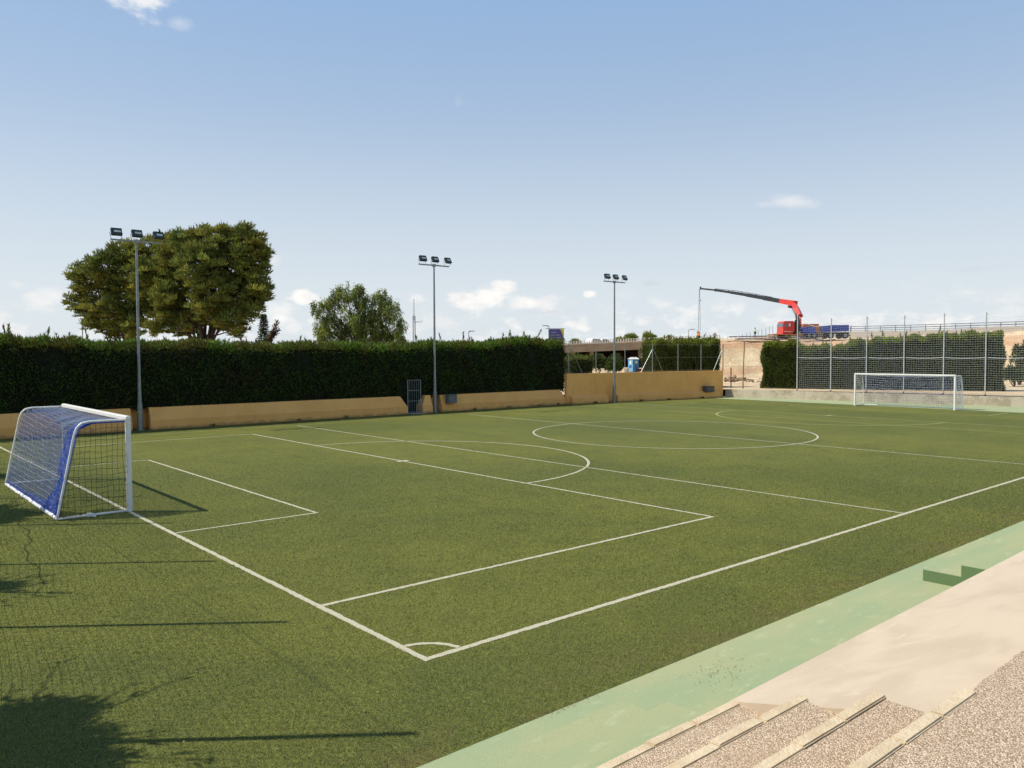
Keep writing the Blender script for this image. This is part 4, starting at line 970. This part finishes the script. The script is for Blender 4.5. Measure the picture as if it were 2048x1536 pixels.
# thin stakes along the grey embankment
stk=None
for i in range(17):
    px=1432+i*7.6+rnd.uniform(-1,1); k=(px-1024)/FPX; d=float(crest(k)[0])-6; z=float(zter(k*d,d)); h=.9+1.5*max(0,(px-1470)/90)
    if stk is None:
        p=ud(k*d,d,0); me=MB().tube([(0,0,0),(0,0,1)],.035,5); stk=me.build('rebar_stake',M_dark,label='thin dark stake in the row standing along the grey embankment, left of the lorry',cat='stake',group='row of stakes on the embankment'); o=stk
    else: o=copy_tree(stk)
    o.location=tuple(ud(k*d,d,z)); o.scale=(1,1,h)

# ------------------------------------------------------------------ crane truck
DT=104.; ZT=4.95+.35
red=mat('red_paint',(.62,.035,.02),.35,.08,2,spec=.5); blk=mat('black_paint',(.025,.027,.03),.45,.1,3); bluep=mat('blue_tarp_paint',(.035,.075,.42),.5,.1,2,col2=(.03,.06,.33))
def T(px,py,dd=0.): return far(px,py,DT+dd)
def tbox(mb,px0,py0,px1,py1,d0,d1):
    """box between two bearings, given as heights at the truck's depth"""
    a=far(px0,py0,DT); b=far(px1,py1,DT); u0=(px0-1024)/FPX*DT; u1=(px1-1024)/FPX*DT; z1=float(a[2]); z0=float(b[2])
    v=[ud(u,d,z) for u in(u0,u1) for d in (DT+d0,DT+d1) for z in (z0,z1)]
    return mb.add(v,[(0,1,3,2),(4,6,7,5),(0,4,5,1),(2,3,7,6),(0,2,6,4),(1,5,7,3)])
tk=empty('crane_truck',tuple(T(1595,674)),label='red cab lorry with a long folding loader crane on the embankment',cat='truck')
# cab with raked front, wheel arch
def upoly(mb,pts,d0,d1):
    n=len(pts); v=[]
    for d in (d0,d1):
        for px,py in pts: p=far(px,py,DT); v.append(ud((px-1024)/FPX*DT,DT+d,float(p[2])))
    return mb.add(v,[(i,(i+1)%n,n+(i+1)%n,n+i) for i in range(n)]+[tuple(range(n-1,-1,-1)),tuple(range(n,2*n))])
cabo=upoly(MB(),[(1560,667.5),(1559.3,655),(1560.8,645),(1562,643),(1580,642.6),(1582,645),(1582,664),(1577,668)],-1.2,1.2).build('cab',red,tk,bevel=.05)
upoly(MB(),[(1562.2,654.6),(1563,647.5),(1567.8,647.5),(1567.8,654.6)],-1.22,-1.19).build('window',mat('cab_glass',(.10,.13,.15),.15,.1,3,spec=.9),cabo)
upoly(MB(),[(1570.5,653.5),(1570.5,647.5),(1573.8,647.5),(1573.8,653.5)],-1.22,-1.19).build('window',mat('pale_cab_glass',(.55,.58,.60),.2,.1,3,spec=.8),cabo)
upoly(MB(),[(1558.9,654),(1560.3,646.5),(1560.5,646.5),(1559.3,654)],-1.05,1.05).build('windscreen',mat('cab_glass',(0,0,0)),cabo)
upoly(MB(),[(1561.5,664),(1561.5,663.2),(1575,663.2),(1575,664)],-1.225,-1.2).build('stripe',M_white,cabo)
upoly(MB(),[(1558.6,669),(1558.6,664.5),(1560,664.5),(1560,669)],-1.2,1.2).build('bumper',red,cabo)
tbox(MB(),1583,644,1588,668,-1.15,1.15).build('cab_rear_stack',blk,tk)
tbox(MB(),1570,668.5,1632,671.5,-.5,.5).build('chassis',blk,tk)
for px in (1567,1612,1622):
    for dd in (-1.15,.85):
        c0=T(px,671.4,0); a_=ud(0,dd,0)-ud(0,0,0); b_=ud(0,dd+.3,0)-ud(0,0,0)
        w=MB().tube([tuple(c0+a_),tuple(c0+b_)],.47,14).build('wheel',blk,tk); MB().tube([tuple(c0+a_*1.01-np.array([0,0,0])),tuple(c0+b_*.99)],.22,10).build('rim',M_galv,w)
tbox(MB(),1588,666,1606,669.5,-1.2,1.2).build('outrigger_beam',blk,tk)
tbox(MB(),1590,664,1594,674,-1.25,-.95).build('outrigger_leg',M_galv,tk)
# crane column, knuckle, boom
def bm_(pts,r,m,name,n=4,par=tk,r1=None): return MB().tube([tuple(far(*p)) for p in pts],r,n,r1=r1).build(name,m,par)
bm_([(1594,668,DT),(1596,640,DT)],.42,blk,'crane_base')
bm_([(1598.5,664,DT),(1599,632,DT)],.34,red,'crane_column',r1=.22)
ib=bm_([(1599,633,DT),(1593,618,DT+1),(1588,608,DT+2)],.50,red,'main_boom',r1=.36)
bm_([(1594.5,648,DT),(1591,628,DT),(1585,617,DT+1.5)],.10,M_galv,'boom_ram',n=8)
bm_([(1597,652,DT),(1594.5,634,DT)],.2,blk,'ram_cylinder',n=8)
bm_([(1592,628,DT+.5),(1586.5,618,DT+1.5)],.17,blk,'ram_cylinder',n=8)
bm_([(1581,612,DT+2),(1580,615.5,DT+2)],.32,blk,'winch',n=10)
bm_([(1590.5,607,DT+2),(1562,602.3,DT+5)],.50,red,'knuckle_boom',r1=.42)
for i,(pa,pb,ra) in enumerate((((1562,602.3,DT+5),(1530,596.5,DT+9),.40),((1530,596.5,DT+9),(1495,590.2,DT+13),.34),((1495,590.2,DT+13),(1462,584.8,DT+17),.29),((1462,584.8,DT+17),(1430,580.2,DT+21),.24),((1430,580.2,DT+21),(1401,577.2,DT+25),.18))):
    bm_([pa,pb],ra,blk,'boom_section')
bm_([(1545,594.6,DT+7),(1510,588,DT+11),(1470,581.3,DT+16),(1430,577.5,DT+21)],.05,blk,'hydraulic_hose')
for i,(px,py,dd) in enumerate(((1540,593.6,7.5),(1512,588.4,11),(1484,583.4,14.2),(1457,580,17.7),(1430,577.6,21))):
    bm_([(px,py,DT+dd),(px+1,py+6,DT+dd)],.05,blk,'hose_bracket')
bm_([(1401,573.5,DT+25),(1401.5,579,DT+25)],.13,blk,'boom_tip')
hk=[(1398.6,577.5,DT+25),(1396.6,661,DT+25)]
bm_(hk,.028,blk,'hoist_rope'); bm_([(1399.6,577.5,DT+25),(1400.4,661,DT+25)],.028,blk,'hoist_rope')
bm_([(1400.4,600,DT+25),(1402.,602,DT+25)],.05,blk,'hook')
# loads
lo=empty('brick_load',tuple(T(1618,668)),label='orange brick stack loaded on the lorry behind the crane',cat='bricks')
orr=mat('orange_brick',(.62,.16,.05),.9,.2,3)
tbox(MB(),1601,648.6,1632,654.5,-.9,.9).build('brick_pack',orr,lo); tbox(MB(),1624,654.5,1632,661,-.9,.9).build('brick_pack',orr,lo)
tbox(MB(),1598.5,654.8,1623,667.5,-1.2,1.1).build('dropside',bluep,tk)
tbox(MB(),1622,652.5,1641,675.5,-.8,.8).build('pallet_block',mat('tan_blocks',(.36,.26,.17),.9,.2,1.5),label='tan block pallet standing between the two blue truck beds',cat='pallet')
tr=empty('blue_trailer',tuple(T(1668,675)),label='blue dropside trailer with large wheel, right of the crane lorry',cat='trailer')
MB().add([far(px,py,DT+dd) for dd in (-1.2,1.1) for px,py in ((1642,652.5),(1664,650.2),(1697.8,649.6),(1697.8,662.5),(1642,664.5))],[(0,1,2,3,4),(9,8,7,6,5),(0,5,6,1),(1,6,7,2),(2,7,8,3),(3,8,9,4),(4,9,5,0)]).build('dropside',bluep,tr)
tbox(MB(),1644,664.8,1694,668,-.6,.6).build('chassis',blk,tr)
for i in range(5):
    px=1649+i*11; tbox(MB(),px,651.5,px+.8,663.8,-1.26,-1.2).build('stake',M_dark,tr)
for px in (1655,1684):
    for dd in (-1.1,.8):
        c0=T(px,671.); a_=ud(0,dd,0)-ud(0,0,0); b_=ud(0,dd+.3,0)-ud(0,0,0)
        w=MB().tube([tuple(c0+a_),tuple(c0+b_)],.43,14).build('wheel',blk,tr); MB().tube([tuple(c0+a_*1.02),tuple(c0+b_*.98)],.24,10).build('rim',M_galv,w)
# timber stacks
tim=mat('weathered_board',(.36,.30,.26),.9,.2,2,col2=(.22,.18,.16)); tim2=mat('orange_beam',(.60,.22,.09),.8,.1,2)
def planks(px0,px1,py,d,n,lab,m2=None,rows=3):
    zc_=zat((px0+px1)/2,py,d); g=empty('timber_stack',tuple(pd((px0+px1)/2,d,zc_)),label=lab,cat='timber',group='timber stacks on the bank top')
    for i in range(n):
        r=i%rows; c=i//rows; L_=(px1-px0)/FPX*d*rnd.uniform(.75,1.); u=((px0+px1)/2-1024)/FPX*d+rnd.uniform(-.6,.6); z=zc_+.10+r*.30
        MB().box(ud(u,d+c*.9,z),(L_,.55,.13),rz=YAW-math.pi/2+rnd.uniform(-.05,.05),ry=rnd.uniform(-.02,.02)).build('board',m2 if (m2 and i%3==2) else tim,g)
    for q in (-.3,.3): MB().box(ud(((px0+px1)/2-1024)/FPX*d+q*(px1-px0)/FPX*d,d+.4,zc_-.04),(.2,1.6,.16),rz=YAW-math.pi/2).build('bearer',tim,g)
planks(1466,1528,684,101,6,'low stack of grey boards left of the crane lorry')
planks(1524,1562,684,102,6,'short grey board stack directly below the lorry cab',rows=2)
planks(1544,1606,680,103,9,'board stack with orange ends in front of the lorry wheels',m2=tim2)
planks(1585,1640,684,102,6,'scattered boards below the blue truck bed, left of the tan blocks',rows=2)

# ------------------------------------------------------------------ people
skin=mat('skin',(.35,.2,.13),.7,.05,3); hiv=mat('orange_hi_vis',(.75,.28,.06),.7,.1,3); grv=mat('pale_green_hi_vis',(.45,.52,.33),.7,.1,3); tro=mat('dark_trousers',(.03,.035,.03),.9,.1,3)
def person(p,rz,H,pose,top,lab):
    g=empty('person',tuple(p),rz,label=lab,cat='person',group='workers by the crane'); s=H/1.75
    J={'pel':(0,0,.95),'chest':(0,0,1.32),'neck':(0,0,1.48),'head':(.02,0,1.60),'crown':(.02,0,1.73),
       'hl':(0,.10,.90),'hr':(0,-.10,.90),'kl':(.05,.12,.5),'kr':(-.02,-.13,.5),'al':(0,.13,.08),'ar':(-.08,-.15,.08),'fl':(.18,.15,.03),'fr':(.10,-.17,.03),
       'sl':(0,.19,1.40),'sr':(0,-.19,1.40),'el':(.06,.30,1.14),'er':(.06,-.30,1.14),'wl':(.24,.26,1.0),'wr':(.2,-.24,.98),'gl':(.32,.24,.98),'gr':(.28,-.22,.95)}
    if pose=='reach': J.update(el=(.2,.22,1.5),er=(.2,-.2,1.5),wl=(.3,.1,1.75),wr=(.3,-.08,1.75),gl=(.32,.08,1.85),gr=(.32,-.07,1.85),chest=(.08,0,1.3),neck=(.12,0,1.45),head=(.14,0,1.57),crown=(.15,0,1.7),sl=(.1,.19,1.38),sr=(.1,-.19,1.38))
    E_=[('pel','chest'),('chest','neck'),('neck','head'),('head','crown'),('pel','hl'),('pel','hr'),('hl','kl'),('hr','kr'),('kl','al'),('kr','ar'),('al','fl'),('ar','fr'),('chest','sl'),('chest','sr'),('sl','el'),('sr','er'),('el','wl'),('er','wr'),('wl','gl'),('wr','gr')]
    RAD={'pel':(.14,.11),'chest':(.15,.11),'neck':(.06,.06),'head':(.10,.09),'crown':(.06,.06),'hl':(.09,.09),'hr':(.09,.09),'kl':(.06,.06),'kr':(.06,.06),'al':(.04,.04),'ar':(.04,.04),'fl':(.035,.035),'fr':(.035,.035),'sl':(.06,.06),'sr':(.06,.06),'el':(.045,.045),'er':(.045,.045),'wl':(.03,.03),'wr':(.03,.03),'gl':(.035,.035),'gr':(.035,.035)}
    def skinned(name,keys,m,grow,par):
        ks_=list(keys); me=bpy.data.meshes.new(name); me.from_pydata([tuple(c*s for c in J[k]) for k in ks_],[(ks_.index(a),ks_.index(b)) for a,b in E_ if a in ks_ and b in ks_],[])
        o=bpy.data.objects.new(name,me); COL.objects.link(o); o.parent=par
        mo=o.modifiers.new('skin','SKIN'); 
        for i,k in enumerate(ks_): me.skin_vertices[0].data[i].radius=tuple((r+grow)*s for r in RAD[k])
        me.skin_vertices[0].data[0].use_root=True
        ss_=o.modifiers.new('sub','SUBSURF'); ss_.levels=1; ss_.render_levels=1; me.materials.append(m); return o
    body=skinned('body',J.keys(),skin,0,g)
    skinned('trousers',['pel','hl','hr','kl','kr','al','ar'],tro,.022,body)
    skinned('jacket',['chest','pel','sl','sr','el','er','wl','wr'],top,.026,body)
    hm=MB()
    c=J['head']; gr_=[[(c[0]*s+math.cos(a)*math.cos(b)*.125*s,math.sin(a)*math.cos(b)*.115*s,(c[2]+.03)*s+math.sin(b)*.14*s) for a in np.linspace(0,2*math.pi,13)] for b in np.linspace(0,1.5,6)]
    h=hm.sheet(gr_); me=bpy.data.meshes.new('helmet'); me.from_pydata(h.v,[],h.f); me.materials.append(mat('helmet_plastic',(.10,.10,.10),.4) if top is grv else M_white)
    o=bpy.data.objects.new('helmet',me); COL.objects.link(o); o.parent=body
    return g
d=128.; person(pd(1398,d,zat(1398,686,d)),math.pi,1.95,'reach',hiv,'worker in orange jacket reaching up to the hanging crane ropes')
d=134.; person(pd(1510,d,zat(1510,676,d)),2.4,1.72,'stand',grv,'worker in pale vest and dark trousers standing left of the crane lorry')
d=140.; person(pd(1429,d,zat(1429,683,d)),.5,1.7,'stand',mat('grey_jacket',(.25,.27,.28),.8,.1,3),'worker in grey half hidden behind the narrow conifer clump')

# ------------------------------------------------------------------ horizon furniture
def lamp_post(px,d,ytop,lab,arm=8):
    z=zat(px,ytop,d); b=pd(px,d,0.); g=empty('street_lamp',tuple(b),label=lab,cat='street lamp',group='far street lamps')
    MB().tube([tuple(b),(b[0],b[1],z)],.11,6,r1=.07).build('pole',M_galv,g)
    e1=pd(px+arm,d,z+.15); MB().tube([(b[0],b[1],z),tuple(e1)],.06,5).build('arm',M_galv,g)
    MB().box(e1,(1.1,.35,.16),rz=YAW-math.pi/2).build('lamp_head',mat('pale_lamp_head',(.5,.5,.5),.5),g)
lamp_post(1377,190,660,'far street lamp just left of the hoisted load')
lamp_post(938,150,664,'far street lamp peeping over the hedge right of the middle mast',6)
lamp_post(1098,148,653,'far street lamp in front of the purple billboard',-7)
lamp_post(167,120,640,'slim pole behind the hedge left of the pines',3)
# comms mast
d=120.; b=pd(829,d,0); g=empty('radio_mast',tuple(b),label='slim lattice radio mast with side arm right of the drooping tree',cat='mast')
z0_,z1_,z2_=zat(829,684,d),zat(829,632,d),zat(829,598,d)
mb=MB(); w=.16
for a_ in (-1,1):
    for c_ in (-1,1): 
        p=ud((829-1024)/FPX*d+a_*w,d+c_*w,0); mb.tube([(p[0],p[1],0),(p[0],p[1],z1_)],.035,5)
z=4.
while z<z1_: 
    for a_ in (-1,1): p=ud((829-1024)/FPX*d-w*a_,d-w,z); q=ud((829-1024)/FPX*d+w*a_,d-w,z+.35); mb.tube([tuple(p),tuple(q)],.02,4)
    z+=.35
mb.build('lattice',M_galv,g); MB().tube([(b[0],b[1],z1_-.6),(b[0],b[1],z2_)],.06,6,r1=.04).build('whip',M_galv,g)
e1=pd(845,d,zat(845,644,d)); s1=pd(829,d,zat(829,644,d)); MB().tube([tuple(s1),tuple(e1),tuple(e1+np.array([0,0,.35]))],.045,5).build('side_arm',M_galv,g)
# billboard
d=150.; b=pd(1112,d,0); g=empty('billboard',tuple(b),label='purple blue billboard with yellow corner above the right end of the hedge',cat='billboard')
def bq(px0,py0,px1,py1,dd,mm,name,par):
    v=[]
    for o_ in (0,.1):
        for px,py in ((px0,py0),(px1,py0),(px1,py1),(px0,py1)): v.append(pd(px,d+dd+o_,zat(px,py,d)))
    return MB().add(v,[(0,1,2,3),(7,6,5,4),(0,4,5,1),(1,5,6,2),(2,6,7,3),(3,7,4,0)]).build(name,mm,par)
bd_=bq(1097,658,1128,682,0,mat('violet_print',(.075,.075,.26),.5,.1,.4,col2=(.05,.05,.16)),'panel',g)
v=[pd(px,d-.06,zat(px,py,d)) for px,py in ((1128,658),(1128,680),(1125,668),(1120,658))]; MB().add(v,[(0,1,2,3)]).build('yellow_corner',mat('yellow_print',(.55,.48,.08),.5),bd_)
for i,(a_,b__,y) in enumerate(((1103,1113,664),(1102,1119,669.5),(1103,1122,675))): 
    bq(a_,y,b__,y+1.3,-.14,mat('pale_print',(.35,.36,.45),.5),'lettering',bd_)
bq(1091,656.6,1131,657.6,0,M_galv,'top_rail',g)
for px in (1102,1123): MB().tube([tuple(pd(px,d+.3,0)),tuple(pd(px,d+.3,zat(px,660,d)))],.15,6).build('leg',M_galv,g)

# ------------------------------------------------------------------ left-hand fence behind the near goal (outside the picture, casts the long shadows)
g=empty('side_net_fence',(-4.2,1.,0),label='tall post and net fence beside the near goal, throwing long post shadows on the turf',cat='fence')
def fl(y): return -4.35+.128*y
ys=[1.05+3.62*i for i in range(-3,9)]
for y in ys: MB().tube([(fl(y),y,0),(fl(y),y,5.0)],.038,8).build('post',M_galv,g)
mb=MB()
for i in range(300):
    y=ys[0]+(ys[-1]-ys[0])*i/299; mb.tube([(fl(y),y,.05),(fl(y)+.06*math.sin(y*2),y,2.5),(fl(y),y,4.6)],.0024,3,cap=False)
for j in range(36):
    z=.05+4.6*j/35; mb.tube([(fl(ys[0]+(ys[-1]-ys[0])*i/44)+.05*math.sin(i),ys[0]+(ys[-1]-ys[0])*i/44,z-.12*abs(math.sin(i*math.pi/4))*(j/35)) for i in range(45)],.0024,3,cap=False)
mb.build('netting',M_cordd,g)
MB().tube([(fl(y)+.03,y,1.25+.10*math.sin(y*1.9)+.05*math.sin(y*5.7)) for y in np.linspace(6.2,12.5,60)],.009,5).build('dry_vine',M_bark,g)
def side_tree(x,y,z,r,lab,nl_=22000,spk=26):
    g=empty('roadside_tree',(x,y,0),label=lab,cat='tree',group='trees behind the side fence'); tr=MB().tube([(x,y,0),(x+.1,y,z*.5),(x,y,z)],.09,7,r1=.05); tr.build('trunk',M_bark,g)
    N=unit(rg.normal(size=(nl_,3))); cl_=rg.normal(0,1,(40,3)); cl_=unit(cl_)*rg.uniform(.3,1,(40,1))*r; P=np.array([x,y,z])+cl_[rg.integers(0,40,nl_)]*np.array([1,1,.8])+N*r*.30*rg.uniform(.1,1,(nl_,1)); br_=MB(); PP=[P];NN=[N]
    for i in range(spk):
        a=rg.uniform(0,6.28); e2=np.array([x,y,z])+np.array([math.cos(a)*r*rg.uniform(1.3,2.4),math.sin(a)*r*rg.uniform(1.3,2.4),rg.uniform(-.4,1.2)*r]); s2=np.array([x,y,z]); q=rg.uniform(.3,1,(12,1))
        br_.tube([tuple(s2),tuple((s2+e2)/2+np.array([0,0,.15])),tuple(e2)],.018,4,r1=.006); PP.append(s2+(e2-s2)*q+np.array([0,0,.15])*np.sin(q*3.1)+rg.normal(0,.05,(12,3))); NN.append(np.tile(unit(e2-s2),(12,1)))
    br_.build('branches',M_bark,g); P=np.concatenate(PP);N=np.concatenate(NN); V,F=leaf_tris(P,N,.13,.04,.6,.1); tri_mesh('crown',V,F,M_pine,g,tints(len(P),2))
side_tree(-6.45,2.55,3.6,1.1,'leafy tree nearest the camera behind the side fence, shading the front corner of turf')
side_tree(-5.75,8.35,3.6,.55,'thin young tree behind the side fence, level with the near post of the goal',2600,12)
side_tree(-5.0,14.6,3.6,1.3,'leafy tree behind the side fence, level with the middle of the goal')
side_tree(-4.3,21.5,3.4,1.2,'leafy tree behind the side fence, past the far post of the goal')
